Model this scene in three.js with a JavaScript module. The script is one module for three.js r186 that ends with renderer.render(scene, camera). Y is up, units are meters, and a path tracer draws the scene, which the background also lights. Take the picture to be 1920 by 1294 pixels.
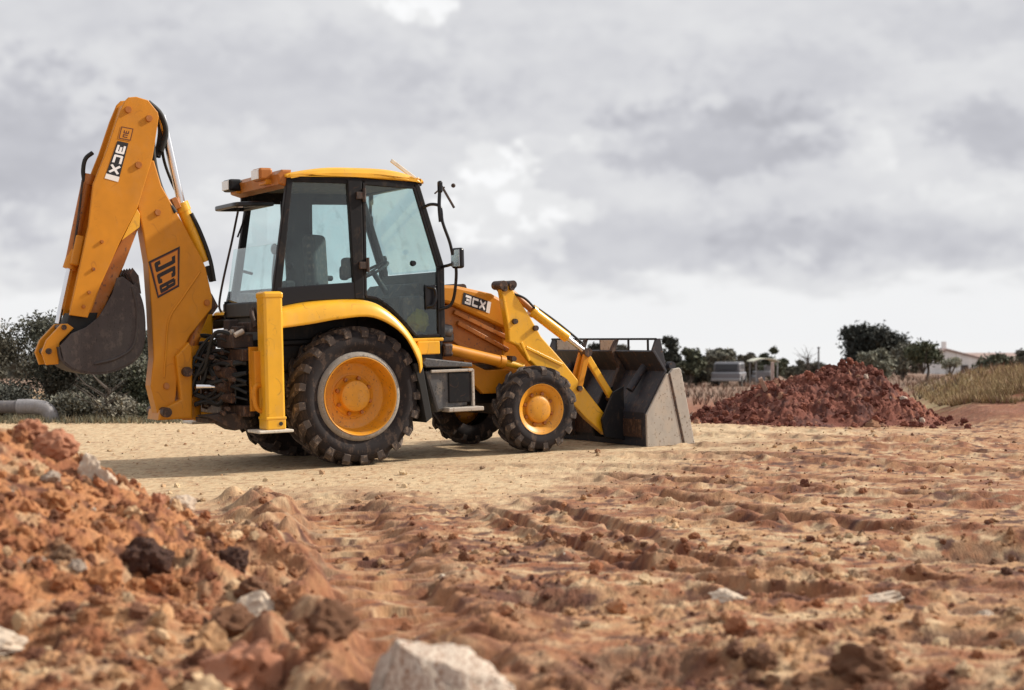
import * as THREE from 'three';
import { RoundedBoxGeometry } from 'three/addons/geometries/RoundedBoxGeometry.js';
import { mergeGeometries, toCreasedNormals, mergeVertices } from 'three/addons/utils/BufferGeometryUtils.js';
import { createNoise2D, createNoise3D } from 'simplex-noise';

// ------------------------------------------------------------------ camera, sky, sun, exposure
const scene = new THREE.Scene();
const CAM_H = 1.266;
const camera = new THREE.PerspectiveCamera(24.01, 1920 / 1294, 0.1, 3000);
camera.position.set(0, CAM_H, 0);
camera.rotation.x = -0.00197;
camera.focus = 17.2;
camera.userData.fStop = 2.0;

const renderer = new THREE.WebGLRenderer({ antialias: true });
renderer.toneMapping = THREE.LinearToneMapping;
renderer.toneMappingExposure = 1.06;
renderer.shadowMap.enabled = true;
renderer.shadowMap.type = THREE.PCFSoftShadowMap;

function prng(a) { return () => { a = (a + 0x6d2b79f5) | 0; let t = Math.imul(a ^ (a >>> 15), 1 | a); t = (t + Math.imul(t ^ (t >>> 7), 61 | t)) ^ t; return ((t ^ (t >>> 14)) >>> 0) / 4294967296; }; }
const n2 = createNoise2D(prng(11)), n2b = createNoise2D(prng(12)), n3 = createNoise3D(prng(13));
const clamp = (x, a = 0, b = 1) => Math.min(b, Math.max(a, x));
const smooth = (a, b, x) => { const t = clamp((x - a) / (b - a)); return t * t * (3 - 2 * t); };
const lerp = (a, b, t) => a + (b - a) * t;
const R = (d) => d * Math.PI / 180;
function fbm2(x, y, o, n = n2) { let s = 0, a = 0.5, f = 1; for (let i = 0; i < o; i++) { s += a * n(x * f + i * 7.3, y * f - i * 3.1); a *= 0.5; f *= 2.03; } return s; }

const SUN_AZ = R(75), SUN_EL = R(34);               // azimuth from straight ahead, to the right
const sunDir = new THREE.Vector3(Math.sin(SUN_AZ) * Math.cos(SUN_EL), Math.sin(SUN_EL), -Math.cos(SUN_AZ) * Math.cos(SUN_EL));
{
  // overcast sky: broken grey cloud over a white horizon, a float equirectangular map
  const W = 3072, H = 1536, data = new Float32Array(W * H * 4);
  // cloud masses seen in this part of the sky: azimuth, elevation (degrees), half sizes, darkness (+) or brightness (-)
  const blobs = [[7.0, 7.15, 4.2, 1.5, 0.15], [9.4, 8.9, 3.6, 1.6, 0.07], [16.7, 7.1, 2.0, 1.1, 0.14], [5.2, 3.55, 7.2, 1.25, 0.085], [12.6, 3.6, 4.8, 1.1, 0.09], [-16.8, 6.5, 3.4, 2.9, 0.16], [-7.4, 8.9, 6.4, 2.0, 0.075], [17.4, 1.9, 1.8, 0.4, 0.09], [0.8, 9.5, 4.2, 1.9, 0.045], [15.5, 10.6, 3, 0.9, 0.06], [-16, 11.2, 4, 1.2, 0.04], [24, 8, 5, 2, 0.1], [-26, 7, 5, 2, 0.12],
    [-3.4, 12.0, 1.7, 0.8, -0.3], [-0.7, 5.2, 1.6, 1.7, -0.20], [1.0, 4.85, 1.5, 0.65, -0.18], [-0.4, 4.0, 2.3, 1.0, -0.12], [2.4, 7.0, 2.6, 0.4, -0.10], [12.4, 6.9, 1.0, 1.0, -0.08], [-12, 4.6, 4.5, 0.9, -0.07], [15.8, 4.9, 3, 0.7, -0.06]];
  const sx = sunDir.x, sy = sunDir.y, sz = sunDir.z;
  for (let j = 0; j < H; j++) {
    const el = ((j + 0.5) / H - 0.5) * Math.PI, y = Math.sin(el), c = Math.cos(el), eld = el * 180 / Math.PI;
    for (let i = 0; i < W; i++) {
      const az = ((i + 0.5) / W - 0.25) * 2 * Math.PI, k = (j * W + i) * 4;
      const dx = Math.sin(az) * c, dz = -Math.cos(az) * c;
      let L;
      if (el < -0.004) { data[k] = 0.83; data[k + 1] = 0.84; data[k + 2] = 0.84; data[k + 3] = 1; continue; }
      let azd = az * 180 / Math.PI; if (azd > 180) azd -= 360;
      // noise on a dome that flattens clouds towards the horizon
      const q = 1 / (Math.max(y, 0) + 0.16), px = dx * q, pz = dz * q;
      const wx = fbm2(px * 1.5 + 5, pz * 1.5, 3, n2b) * 0.3, wz = fbm2(px * 1.5 - 9, pz * 1.5 + 4, 3, n2b) * 0.3;
      let d = 0.5 + 0.62 * fbm2((px + wx) * 1.15, (pz + wz) * 1.15, 4) + 0.25 * fbm2((px + wx) * 5, (pz + wz) * 3.4, 5, n2b);
      // local masses with torn, billowed edges
      let m = 0, near = 0, tx = 0;
      if (Math.abs(azd) < 34 && eld < 26) {
        near = (1 - smooth(22, 34, Math.abs(azd))) * (1 - smooth(13.5, 26, eld));
        const ty = 0.55 * fbm2(azd * 0.32 + 31, eld * 0.5 + 7, 5, n2b); tx = 0.9 * fbm2(azd * 0.32, eld * 0.5, 5, n2b);
        const torn = 0.75 * fbm2(azd * 0.30 + 4, eld * 0.52, 6) + 0.36 * fbm2(azd * 1.1, eld * 1.7 + 9, 6, n2b);
        for (const b of blobs) {
          const u = (azd + tx * 0.8 - b[0]) / b[2], v = (eld + ty * 0.5 - b[1]) / b[3], r = Math.sqrt(u * u + v * v);
          if (r > 2.2) continue;
          const under = v < 0 ? 0.75 : 1;                       // the under side of a cloud is the better defined one
          m += b[4] * smooth(1.28, b[4] < 0 ? 0.72 : 0.98 - 0.55 * under, r + torn * (b[4] < 0 ? 1.0 : 0.85));
        }
      }
      // soft grey cloud base, far off and over the camera alike
      L = 0.68 - 0.18 * (d - 0.5);
      if (near > 0) {
        const soft = 0.68 - 0.06 * fbm2(azd * 0.11 + 3, eld * 0.26, 4) - 0.035 * fbm2(azd * 0.55, eld * 1.1, 4, n2b);
        const puff = smooth(-0.08, 0.22, fbm2(azd * 0.42 + 8, eld * 0.75 + tx * 0.4, 6));
        m = Math.max(m, -0.2);
        let k = soft - (m > 0 ? m : m * (0.55 + 0.6 * puff));
        // white air over the horizon, with a ragged upper edge
        const e = eld + 1.0 * fbm2(azd * 0.17 + 12, eld * 0.5, 5, n2b) + 0.25 * fbm2(azd * 0.9, eld * 2.2, 4);
        k = lerp(k, 0.86, 0.9 * smooth(2.6, 1.5, e));
        L = lerp(L, k, near);
      } else L = lerp(L, 0.84, 0.85 * smooth(4, 1.0, eld));
      if (eld < 0) L = 0.84;
      const cs = dx * sx + y * sy + dz * sz;
      L *= 1 + 1.3 * smooth(0.86, 1.0, cs);
      const cool = smooth(0.82, 0.45, L);
      data[k] = L * lerp(0.995, 0.975, cool); data[k + 1] = L * lerp(1.0, 0.985, cool); data[k + 2] = L * lerp(1.01, 1.07, cool); data[k + 3] = 1;
    }
  }
  const sky = new THREE.DataTexture(data, W, H, THREE.RGBAFormat, THREE.FloatType);
  sky.mapping = THREE.EquirectangularReflectionMapping; sky.magFilter = THREE.LinearFilter; sky.minFilter = THREE.LinearFilter; sky.needsUpdate = true;
  scene.background = sky; scene.environment = sky;
}
const sun = new THREE.DirectionalLight(new THREE.Color(1.0, 0.92, 0.80), 5);
sun.position.copy(sunDir).multiplyScalar(60).add(new THREE.Vector3(0, 0, -17));
sun.target.position.set(0, 0, -17);
sun.castShadow = true; sun.shadow.radius = 5; sun.shadow.mapSize.set(4096, 4096);
Object.assign(sun.shadow.camera, { left: -26, right: 26, top: 26, bottom: -26, near: 1, far: 160 });
scene.add(sun, sun.target);

// ------------------------------------------------------------------ helpers
const taken = new Map();
function numbered(name) { const n = taken.get(name) ?? 0; taken.set(name, n + 1); return n ? name + '_' + String(n).padStart(3, '0') : name; }
function boxUV(g) {
  const p = g.attributes.position, n = g.attributes.normal, uv = new Float32Array(p.count * 2);
  for (let i = 0; i < p.count; i++) {
    const ax = Math.abs(n.getX(i)), ay = Math.abs(n.getY(i)), az = Math.abs(n.getZ(i));
    if (az >= ax && az >= ay) { uv[i * 2] = p.getX(i); uv[i * 2 + 1] = p.getY(i); } else if (ax >= ay) { uv[i * 2] = p.getZ(i) + 0.37; uv[i * 2 + 1] = p.getY(i); } else { uv[i * 2] = p.getX(i); uv[i * 2 + 1] = p.getZ(i) + 0.71; }
  }
  g.setAttribute('uv', new THREE.BufferAttribute(uv, 2));
  return g;
}
function merge(list, keepUV = false) {
  const out = list.flat().map((g) => {
    let h = g.index ? g.toNonIndexed() : g.clone();
    if (!h.attributes.normal) h.computeVertexNormals();
    for (const k of Object.keys(h.attributes)) if (!['position', 'normal', 'uv'].includes(k)) h.deleteAttribute(k);
    if (!h.attributes.uv) boxUV(h);
    h.clearGroups && h.clearGroups();
    return h;
  });
  const m = out.length > 1 ? mergeGeometries(out) : out[0];
  return keepUV ? m : boxUV(m);
}
function tag(o, label, category, group) { o.userData.label = label; o.userData.category = category; if (group) o.userData.group = group; return o; }
function shadows(o) { o.castShadow = true; o.receiveShadow = true; return o; }
function mesh(name, geoms, mat, parent, keepUV) {
  const m = shadows(new THREE.Mesh(merge(Array.isArray(geoms) ? geoms : [geoms], keepUV), mat));
  m.name = parent === scene ? numbered(name) : name;
  parent.add(m);
  return m;
}
// alike pieces, each a mesh of its own
function each(name, geoms, mat, parent) { return geoms.map((g) => mesh(name, [g], mat, parent)); }
function grp(name, parent, pos, turn = 0) {
  const g = new THREE.Group(); g.name = parent === scene ? numbered(name) : name; parent.add(g);
  if (pos) g.position.set(...pos); g.rotation.y = turn; return g;
}
const V = (x, y, z) => new THREE.Vector3(x, y, z);
function poly(pts) { const s = new THREE.Shape(); pts.forEach(([x, y], i) => i ? s.lineTo(x, y) : s.moveTo(x, y)); s.closePath(); return s; }
// a profile in the side view, thickened from z0 to z1, with chamfered edges
function plate(pts, z0, z1, bevel = 0.006) {
  const b = Math.min(bevel, (z1 - z0) / 2.5);
  const s = pts instanceof THREE.Shape ? pts : poly(pts);
  const g = new THREE.ExtrudeGeometry(s, { depth: z1 - z0 - 2 * b, bevelEnabled: true, bevelThickness: b, bevelSize: b, bevelOffset: -b, bevelSegments: 2, curveSegments: 16 });
  g.translate(0, 0, z0 + b); return g;
}
// several points joined by a soft curve (open), as a dense list
function curve(pts, n = 24, tension = 0.5) { return new THREE.CatmullRomCurve3(pts.map((p) => V(p[0], p[1], p[2] ?? 0)), false, 'catmullrom', tension).getPoints(n).map((p) => [p.x, p.y]); }
function cyl(a, b, r, r2 = r, seg = 20) {
  const A = V(...a), B = V(...b), d = B.clone().sub(A), g = new THREE.CylinderGeometry(r2, r, d.length(), seg);
  g.applyQuaternion(new THREE.Quaternion().setFromUnitVectors(V(0, 1, 0), d.clone().normalize())); g.translate((A.x + B.x) / 2, (A.y + B.y) / 2, (A.z + B.z) / 2); return g;
}
function tube(pts, r, seg = 40, rs = 8) { return new THREE.TubeGeometry(new THREE.CatmullRomCurve3(pts.map((p) => V(...p)), false, 'centripetal'), seg, r, rs, false); }
function rbox(cx, cy, cz, w, h, d, rad = 0.01, rot) {
  const g = new RoundedBoxGeometry(w, h, d, 2, Math.min(rad, w / 2.1, h / 2.1, d / 2.1));
  if (rot) { g.rotateX(rot[0]); g.rotateY(rot[1]); g.rotateZ(rot[2]); }
  g.translate(cx, cy, cz); return g;
}
// a straight bar of rectangular section between two points in the side view
function bar(a, b, z, w, d, rad = 0.008) {
  const L = Math.hypot(b[0] - a[0], b[1] - a[1]);
  return rbox((a[0] + b[0]) / 2, (a[1] + b[1]) / 2, z, L, w, d, rad, [0, 0, Math.atan2(b[1] - a[1], b[0] - a[0])]);
}
// four-cornered print laid 3 mm over a flat side: corners top-left, top-right, bottom-right, bottom-left of the print
function printQuad(tl, tr, br, bl, z) {
  const N = 8, pos = [], uv = [], idx = [];
  for (let j = 0; j <= N; j++) for (let i = 0; i <= N; i++) {
    const u = i / N, v = j / N, x = lerp(lerp(bl[0], br[0], u), lerp(tl[0], tr[0], u), v), y = lerp(lerp(bl[1], br[1], u), lerp(tl[1], tr[1], u), v);
    pos.push(x, y, z); uv.push(u, v);
    if (i < N && j < N) { const a = j * (N + 1) + i; idx.push(a, a + 1, a + N + 2, a, a + N + 2, a + N + 1); }
  }
  const g = new THREE.BufferGeometry(); g.setAttribute('position', new THREE.Float32BufferAttribute(pos, 3)); g.setAttribute('uv', new THREE.Float32BufferAttribute(uv, 2)); g.setIndex(idx); g.computeVertexNormals(); return g;
}

// ------------------------------------------------------------------ materials
const toS = (v) => { v = clamp(v); return Math.round(255 * (v <= 0.0031308 ? v * 12.92 : 1.055 * Math.pow(v, 1 / 2.4) - 0.055)); };
// tileable noise texture; fn(u, v, noise) -> [r, g, b] linear. noise(f, seed) is periodic
function makeTex(size, metres, fn, srgb = true) {
  const data = new Uint8Array(size * size * 4);
  for (let j = 0; j < size; j++) for (let i = 0; i < size; i++) {
    const a = i / size * 2 * Math.PI, b = j / size * 2 * Math.PI;
    const noise = (f, s) => { const r = f / (2 * Math.PI); return 0.5 * (n3(Math.cos(a) * r + s, Math.sin(a) * r, Math.cos(b) * r * 0.9 + s * 1.7) + n3(Math.sin(b) * r + s + 40, Math.cos(a) * r + 3, Math.sin(a) * r * 0.9 - s) ); };
    const c = fn(i / size, j / size, noise), k = (j * size + i) * 4;
    for (let q = 0; q < 3; q++) data[k + q] = srgb ? toS(c[q]) : Math.round(255 * clamp(c[q]));
    data[k + 3] = 255;
  }
  const t = new THREE.DataTexture(data, size, size); t.wrapS = t.wrapT = THREE.RepeatWrapping; t.magFilter = THREE.LinearFilter; t.minFilter = THREE.LinearMipmapLinearFilter; t.generateMipmaps = true;
  t.repeat.set(1 / metres, 1 / metres); if (srgb) t.colorSpace = THREE.SRGBColorSpace; t.needsUpdate = true; return t;
}
const mix3 = (a, b, t) => [lerp(a[0], b[0], t), lerp(a[1], b[1], t), lerp(a[2], b[2], t)];
const DUST = [0.42, 0.30, 0.19];
function worn(base, dust, size = 1.7, seed = 0, chip = [0.10, 0.05, 0.03], chips = 0.0, dustCol = DUST) {
  return makeTex(256, size, (u, v, n) => {
    let c = base.slice(); const t = 1 + 0.10 * n(5, seed) + 0.06 * n(17, seed + 1); c = c.map((x) => x * t);
    const d = smooth(0.05, 0.75, n(6, seed + 2) + 0.5 * n(19, seed + 3) + 0.35 * n(60, seed + 4));
    c = mix3(c, dustCol, d * dust);
    const sc = smooth(0.035, 0.004, Math.abs(n(7, seed + 8))) * smooth(0.05, 0.4, n(11, seed + 9)) + 0.7 * smooth(0.03, 0.004, Math.abs(n(15, seed + 10))) * smooth(0.1, 0.45, n(9, seed + 11));
    c = mix3(c, chip, 0.45 * sc);
    if (chips > 0) c = mix3(c, chip, smooth(0.62 - chips, 0.7 - chips * 0.6, n(26, seed + 5) + 0.5 * n(80, seed + 6)) * 0.85);
    return c;
  });
}
const std = (o) => new THREE.MeshStandardMaterial(o), phys = (o) => new THREE.MeshPhysicalMaterial(o);
const ORANGE = [0.58, 0.222, 0.006], YELLOW = [0.79, 0.40, 0.014], DEEP = [0.38, 0.118, 0.007];  // ORANGE and DEEP: an oranger hue, darkened in the colour for shaded sides
const M = {};
M.orange = phys({ specularIntensity: 0.7, map: worn(ORANGE, 0.05, 1.7, 1, [0.3, 0.10, 0.01], 0.0), roughness: 0.5, clearcoat: 0.12, clearcoatRoughness: 0.3 });
M.yellow = phys({ map: worn(YELLOW, 0.10, 1.9, 2), roughness: 0.36, clearcoat: 0.3, clearcoatRoughness: 0.2 });
M.deep = phys({ map: worn(DEEP, 0.16, 1.3, 3, [0.1, 0.04, 0.02], 0.06), roughness: 0.5, clearcoat: 0.15, clearcoatRoughness: 0.4 });
M.rim = phys({ map: worn([0.64, 0.275, 0.012], 0.16, 0.9, 4, [0.22, 0.09, 0.03], 0.05), roughness: 0.46, clearcoat: 0.15, clearcoatRoughness: 0.4 });
M.paleRim = std({ map: worn([0.27, 0.24, 0.21], 0.6, 0.4, 5, [0.07, 0.06, 0.055], 0.14, [0.44, 0.385, 0.32]), roughness: 0.9 });
M.tyre = phys({ map: worn([0.024, 0.020, 0.021], 0.34, 0.55, 6, [0.015, 0.013, 0.013], 0, [0.17, 0.115, 0.085]), roughness: 0.9, specularIntensity: 0.5 });
M.lug = std({ map: worn([0.055, 0.042, 0.037], 0.65, 0.35, 7, [0.02, 0.018, 0.018], 0, [0.27, 0.20, 0.15]), roughness: 0.95 });
M.tyreFar = std({ map: worn([0.022, 0.02, 0.021], 0.2, 0.55, 8), roughness: 0.92 });
M.black = phys({ map: worn([0.009, 0.009, 0.011], 0.04, 1.1, 9), roughness: 0.5, specularIntensity: 0.45 });
M.blackGloss = phys({ color: new THREE.Color(0.008, 0.008, 0.011), roughness: 0.3, specularIntensity: 0.6, clearcoat: 0.15, clearcoatRoughness: 0.2 });
M.rubber = std({ color: new THREE.Color(0.012, 0.012, 0.012), roughness: 0.7 });
M.darkSteel = std({ map: worn([0.045, 0.032, 0.028], 0.35, 0.6, 10, [0.12, 0.05, 0.03], 0.08, [0.28, 0.17, 0.11]), roughness: 0.75, metalness: 0.2 });
M.grease = std({ map: worn([0.035, 0.018, 0.013], 0.35, 0.35, 11, [0.22, 0.08, 0.02], 0.14, [0.30, 0.17, 0.10]), roughness: 0.6 });
M.chrome = std({ color: new THREE.Color(0.80, 0.80, 0.82), roughness: 0.22, metalness: 1 });
M.steelPlate = std({ map: worn([0.43, 0.385, 0.335], 0.6, 0.9, 12, [0.17, 0.12, 0.085], 0.09, [0.48, 0.40, 0.32]), roughness: 0.62, metalness: 0.15 });
M.bucketBack = std({ map: worn([0.022, 0.022, 0.03], 0.4, 1.3, 13, [0.12, 0.06, 0.035], 0.05, [0.11, 0.085, 0.075]), roughness: 0.6, metalness: 0.15 });  // navy steel taken near black, with the shade of the back painted in
M.hoeBucket = std({ map: worn([0.052, 0.041, 0.041], 0.35, 0.6, 14, [0.03, 0.024, 0.024], 0.12, [0.14, 0.105, 0.09]), roughness: 0.7, metalness: 0.25 });
M.greyTank = std({ map: worn([0.09, 0.09, 0.095], 0.5, 0.7, 15, [0.03, 0.03, 0.03], 0.08, [0.26, 0.22, 0.18]), roughness: 0.55, metalness: 0.25 });
M.whiteSteel = std({ map: worn([0.62, 0.58, 0.5], 0.4, 0.5, 16), roughness: 0.6 });
M.seat = std({ map: worn([0.035, 0.04, 0.045], 0.2, 0.3, 17), roughness: 0.9 });
M.cabGrey = std({ map: worn([0.06, 0.06, 0.065], 0.3, 0.6, 18), roughness: 0.8 });
M.mirrorGlass = std({ color: new THREE.Color(0.6, 0.6, 0.62), roughness: 0.12, metalness: 1 });
M.glass = phys({ map: makeTex(256, 1.3, (u, v, n) => { const t = 0.95 + 0.02 * n(3, 81) - 0.07 * smooth(0.2, 0.8, n(5, 82) + 0.4 * n(22, 83)); return [t * 0.95, t * 1.0, t * 1.0]; }), color: new THREE.Color(0.95, 0.985, 0.985), transmission: 1, thickness: 0, roughness: 0.03, ior: 1.5 });
M.darkGlass = phys({ color: new THREE.Color(0.20, 0.24, 0.27), transmission: 1, thickness: 0, roughness: 0.05, ior: 1.5 });
M.lens = phys({ color: new THREE.Color(0.75, 0.72, 0.66), roughness: 0.15, clearcoat: 1 });
M.vest = std({ map: worn([0.16, 0.14, 0.015], 0.5, 0.25, 19, [0.05, 0.045, 0.01], 0.2, [0.10, 0.08, 0.03]), roughness: 0.95 });

function canvasPrint(w, h, draw) {
  const c = document.createElement('canvas'); c.width = w; c.height = h; const x = c.getContext('2d'); draw(x, w, h);
  const t = new THREE.CanvasTexture(c); t.colorSpace = THREE.SRGBColorSpace; t.anisotropy = 4; return std({ map: t, roughness: 0.5 });
}
const css = (c) => '#' + c.map((v) => toS(v).toString(16).padStart(2, '0')).join('');
M.modelPrint = canvasPrint(640, 170, (x, w, h) => {
  x.fillStyle = '#17151a'; x.fillRect(0, 0, w, h); x.fillStyle = '#e9e6e2'; x.fillRect(w * 0.87, 0, w * 0.13, h);
  x.strokeStyle = '#efeeee'; x.lineWidth = 33; x.lineCap = 'butt'; x.lineJoin = 'round';
  const y0 = 38, y1 = h - 38, ym = h / 2;
  x.beginPath(); x.moveTo(60, y0); x.lineTo(178, y0); x.lineTo(178, y1); x.lineTo(60, y1); x.moveTo(86, ym); x.lineTo(178, ym); x.stroke();   // 3
  x.beginPath(); x.moveTo(355, y0); x.lineTo(238, y0); x.lineTo(238, y1); x.lineTo(355, y1); x.stroke();                                      // C
  x.beginPath(); x.moveTo(395, y0 - 10); x.lineTo(520, y1 + 10); x.moveTo(520, y0 - 10); x.lineTo(395, y1 + 10); x.stroke();                   // X
});
M.makerPrint = canvasPrint(512, 480, (x, w, h) => {
  x.fillStyle = css(ORANGE); x.fillRect(0, 0, w, h);
  x.fillStyle = '#8a3f10'; x.fillRect(14, 14, w - 28, h - 28);
  x.strokeStyle = '#1d1214'; x.lineWidth = 26; x.strokeRect(18, 18, w - 36, h - 36);
  x.fillStyle = css([0.55, 0.19, 0.012]); x.fillRect(42, 42, w - 84, h - 84);
  x.strokeStyle = '#1a1012'; x.lineWidth = 54; x.lineJoin = 'round';
  const y0 = 105, y1 = h - 105, ym = h / 2;
  x.beginPath(); x.moveTo(88, y0); x.lineTo(182, y0); x.moveTo(160, y0); x.lineTo(160, y1); x.lineTo(82, y1); x.lineTo(82, y1 - 65); x.stroke();
  x.beginPath(); x.moveTo(318, y0 + 50); x.lineTo(318, y0); x.lineTo(240, y0); x.lineTo(240, y1); x.lineTo(318, y1); x.lineTo(318, y1 - 50); x.stroke();
  x.lineWidth = 46; x.beginPath(); x.moveTo(385, y0); x.lineTo(385, y1); x.lineTo(445, y1); x.lineTo(445, ym + 8); x.lineTo(385, ym); x.moveTo(385, y0); x.lineTo(438, y0); x.lineTo(438, ym - 8); x.stroke();
});
M.badgePrint = canvasPrint(180, 180, (x, w, h) => {
  x.fillStyle = css(ORANGE); x.fillRect(0, 0, w, h); x.strokeStyle = '#5a2a10'; x.lineWidth = 14; x.strokeRect(12, 12, w - 24, h - 24);
  x.lineWidth = 16; x.beginPath(); x.moveTo(50, 60); x.lineTo(85, 60); x.lineTo(85, 120); x.lineTo(50, 120); x.moveTo(55, 90); x.lineTo(85, 90); x.moveTo(110, 60); x.lineTo(110, 120); x.lineTo(140, 120); x.lineTo(140, 60); x.stroke();
});

// ------------------------------------------------------------------ where the machine stands (used by the ground too)
const MX = -2.028, MD = 17.452, YAW = R(29.03), PITCH = R(1.58);
const toLocal = (X, D) => [Math.cos(YAW) * (X - MX) + Math.sin(YAW) * (D - MD), Math.sin(YAW) * (X - MX) - Math.cos(YAW) * (D - MD)];
const toWorld = (lx, lz) => [MX + Math.cos(YAW) * lx + Math.sin(YAW) * lz, MD + Math.sin(YAW) * lx - Math.cos(YAW) * lz];

// ------------------------------------------------------------------ the ground
// wheel ruts: middle line in metres (x to the right, distance ahead), half width, depth, berm height, lug marks
const ruts = [
  { p: [[-1.62, 13.9], [-1.16, 11.2], [-0.78, 9.0], [-0.46, 7.3], [-0.2, 5.9], [-0.1, 5.0]], w: 0.35, depth: 0.10, berm: 0.13, lug: 0.05 },
  { p: [[-0.3, 12.6], [0.06, 11.2], [0.27, 10.44], [0.5, 9.54], [0.86, 9.31], [1.3, 9.2]], w: 0.10, depth: 0.05, berm: 0.05, lug: 0 },
  { p: [[0.1, 13.2], [0.4, 12.08], [0.81, 10.73], [0.98, 9.66], [1.27, 8.92]], w: 0.12, depth: 0.055, berm: 0.05, lug: 0.01 },
  { p: [[0.7, 14], [1.25, 13.1], [1.91, 11.89], [2.43, 10.93], [3.29, 10.44], [4.6, 10.2]], w: 0.2, depth: 0.06, berm: 0.05, lug: 0.015 },
  { p: [[1.2, 9.25], [1.72, 8.95], [2.09, 8.65], [2.65, 8.39], [3.4, 8.2]], w: 0.11, depth: 0.06, berm: 0.045, lug: 0 },
  { p: [[0.8, 17.2], [2.05, 16.9], [3.39, 16.2], [4.88, 15.5], [7, 15]], w: 0.22, depth: 0.055, berm: 0.05, lug: 0.012 },
  { p: [[0.4, 15.1], [1.39, 14.6], [2.85, 13.7], [4.13, 13.1], [6, 12.6]], w: 0.2, depth: 0.055, berm: 0.055, lug: 0.012 },
  { p: [[1.9, 20.2], [4.0, 19.0], [6.5, 18.2]], w: 0.25, depth: 0.06, berm: 0.06, lug: 0 },
  { p: [[2.4, 22.2], [4.4, 21.2], [7.5, 20.2]], w: 0.25, depth: 0.05, berm: 0.05, lug: 0 },
  { p: [[-0.7, 16.2], [0.9, 15.9], [2.4, 15.0], [4.2, 14.3]], w: 0.18, depth: 0.03, berm: 0.03, lug: 0.01 },
  { p: [[1.0, 11.9], [1.8, 11.2], [2.9, 10.9], [4.5, 10.8]], w: 0.16, depth: 0.05, berm: 0.05, lug: 0.02 },
  { p: [[1.6, 18.4], [3.4, 17.8], [6.5, 17.0]], w: 0.2, depth: 0.05, berm: 0.05, lug: 0 },
  { p: [[0.9, 13.9], [2.3, 13.0], [4.5, 12.2]], w: 0.14, depth: 0.045, berm: 0.05, lug: 0 },
  { p: [[0.2, 10.0], [0.75, 9.0], [1.5, 8.75], [2.6, 8.95]], w: 0.08, depth: 0.04, berm: 0.03, lug: 0 },
  { p: [[0.85, 8.95], [1.2, 8.35], [1.7, 8.2], [2.4, 8.1]], w: 0.10, depth: 0.06, berm: 0.04, lug: 0 },
];
// single hollows and heaps: x, distance, half sizes, height
const lumps = [
  [2.85, 9.7, 0.55, 0.33, -0.13], [3.0, 10.25, 0.8, 0.25, 0.10], [0.95, 8.15, 0.22, 0.2, -0.12], [0.66, 8.0, 0.2, 0.22, -0.11], [1.28, 8.0, 0.26, 0.14, -0.10], [0.15, 8.1, 0.3, 0.35, -0.10],
  [0.5, 6.3, 0.35, 0.35, -0.10], [0.25, 5.7, 0.3, 0.25, -0.13], [-0.15, 6.9, 0.16, 0.7, 0.10], [1.0, 6.6, 0.5, 0.3, 0.07], [1.3, 5.9, 0.5, 0.25, -0.08], [1.9, 7.0, 0.45, 0.18, -0.09], [1.9, 6.4, 0.4, 0.25, 0.06],
  [-1.62, 7.4, 0.22, 0.28, -0.16], [-1.25, 7.75, 0.18, 0.22, 0.13], [-1.45, 6.5, 0.25, 0.25, 0.12], [-1.0, 6.9, 0.22, 0.24, 0.10], [-0.72, 6.35, 0.16, 0.2, -0.12], [-1.1, 6.0, 0.3, 0.25, 0.08], [-0.9, 7.6, 0.14, 0.2, -0.07],
  [-2.15, 6.5, 0.24, 0.22, 0.08], [-1.9, 6.05, 0.2, 0.2, -0.08], [-0.5, 5.6, 0.25, 0.3, 0.06], [2.4, 7.7, 0.3, 0.13, -0.08], [-1.45, 8.6, 0.2, 0.3, 0.06],
];
for (const q of ruts) { const xs = q.p.map((v) => v[0]), ds = q.p.map((v) => v[1]), e = q.w * 4.4; q.box = [Math.min(...xs) - e, Math.max(...xs) + e, Math.min(...ds) - e, Math.max(...ds) + e]; }
const inBox = (q, X, D) => X > q.box[0] && X < q.box[1] && D > q.box[2] && D < q.box[3];
function segDist(X, D, p) {
  let best = 1e9, side = 0, along = 0, acc = 0;
  for (let i = 0; i + 1 < p.length; i++) {
    const ax = p[i][0], ay = p[i][1], bx = p[i + 1][0] - ax, by = p[i + 1][1] - ay, l2 = bx * bx + by * by, l = Math.sqrt(l2);
    const t = clamp(((X - ax) * bx + (D - ay) * by) / l2), qx = X - ax - t * bx, qy = D - ay - t * by, d = qx * qx + qy * qy;
    if (d < best) { best = d; side = bx * qy - by * qx; along = acc + t * l; }
    acc += l;
  }
  return [Math.sqrt(best), side, along, acc];
}
function moundH(X, D) {          // the heap of loose soil at the left
  if (X > -0.6 || D > 12 || D < 3) return 0;
  const w = 0.22 * fbm2(X * 1.1, D * 1.1, 3, n2b);
  const crest = 8.3 + 0.25 * Math.sin(X * 1.7);
  let h = clamp((-1.12 - X + w * 0.5) * 0.52, 0, 0.86 + 0.1 * Math.sin(X * 3.1));
  if (X < -3.3) h *= 1 - smooth(-5.2, -8.5, X);
  const t = D > crest ? 1 - smooth(0, 2.1, D - crest - w) : 1 - 0.86 * smooth(-0.2, 3.4, crest - D + w * 0.6) - 0.14 * smooth(3.0, 5.0, crest - D);
  return h * t;
}
function paleMask(X, D) {
  const cut = 12.7 + Math.max(0, X + 0.2) * 1.75 + 1.7 * fbm2(X * 0.5, D * 0.32, 3) + 0.9 * fbm2(X * 2.2, D * 1.4, 3, n2b);
  let p = smooth(cut - 1.3, cut + 1.6, D);
  if (X > 1.5) p *= 1 - smooth(22.6, 24.0, D + 0.6 * n2(X * 0.8, D * 0.5));
  return p * (1 - smooth(27, 34, D) * 0.8);
}
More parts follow.
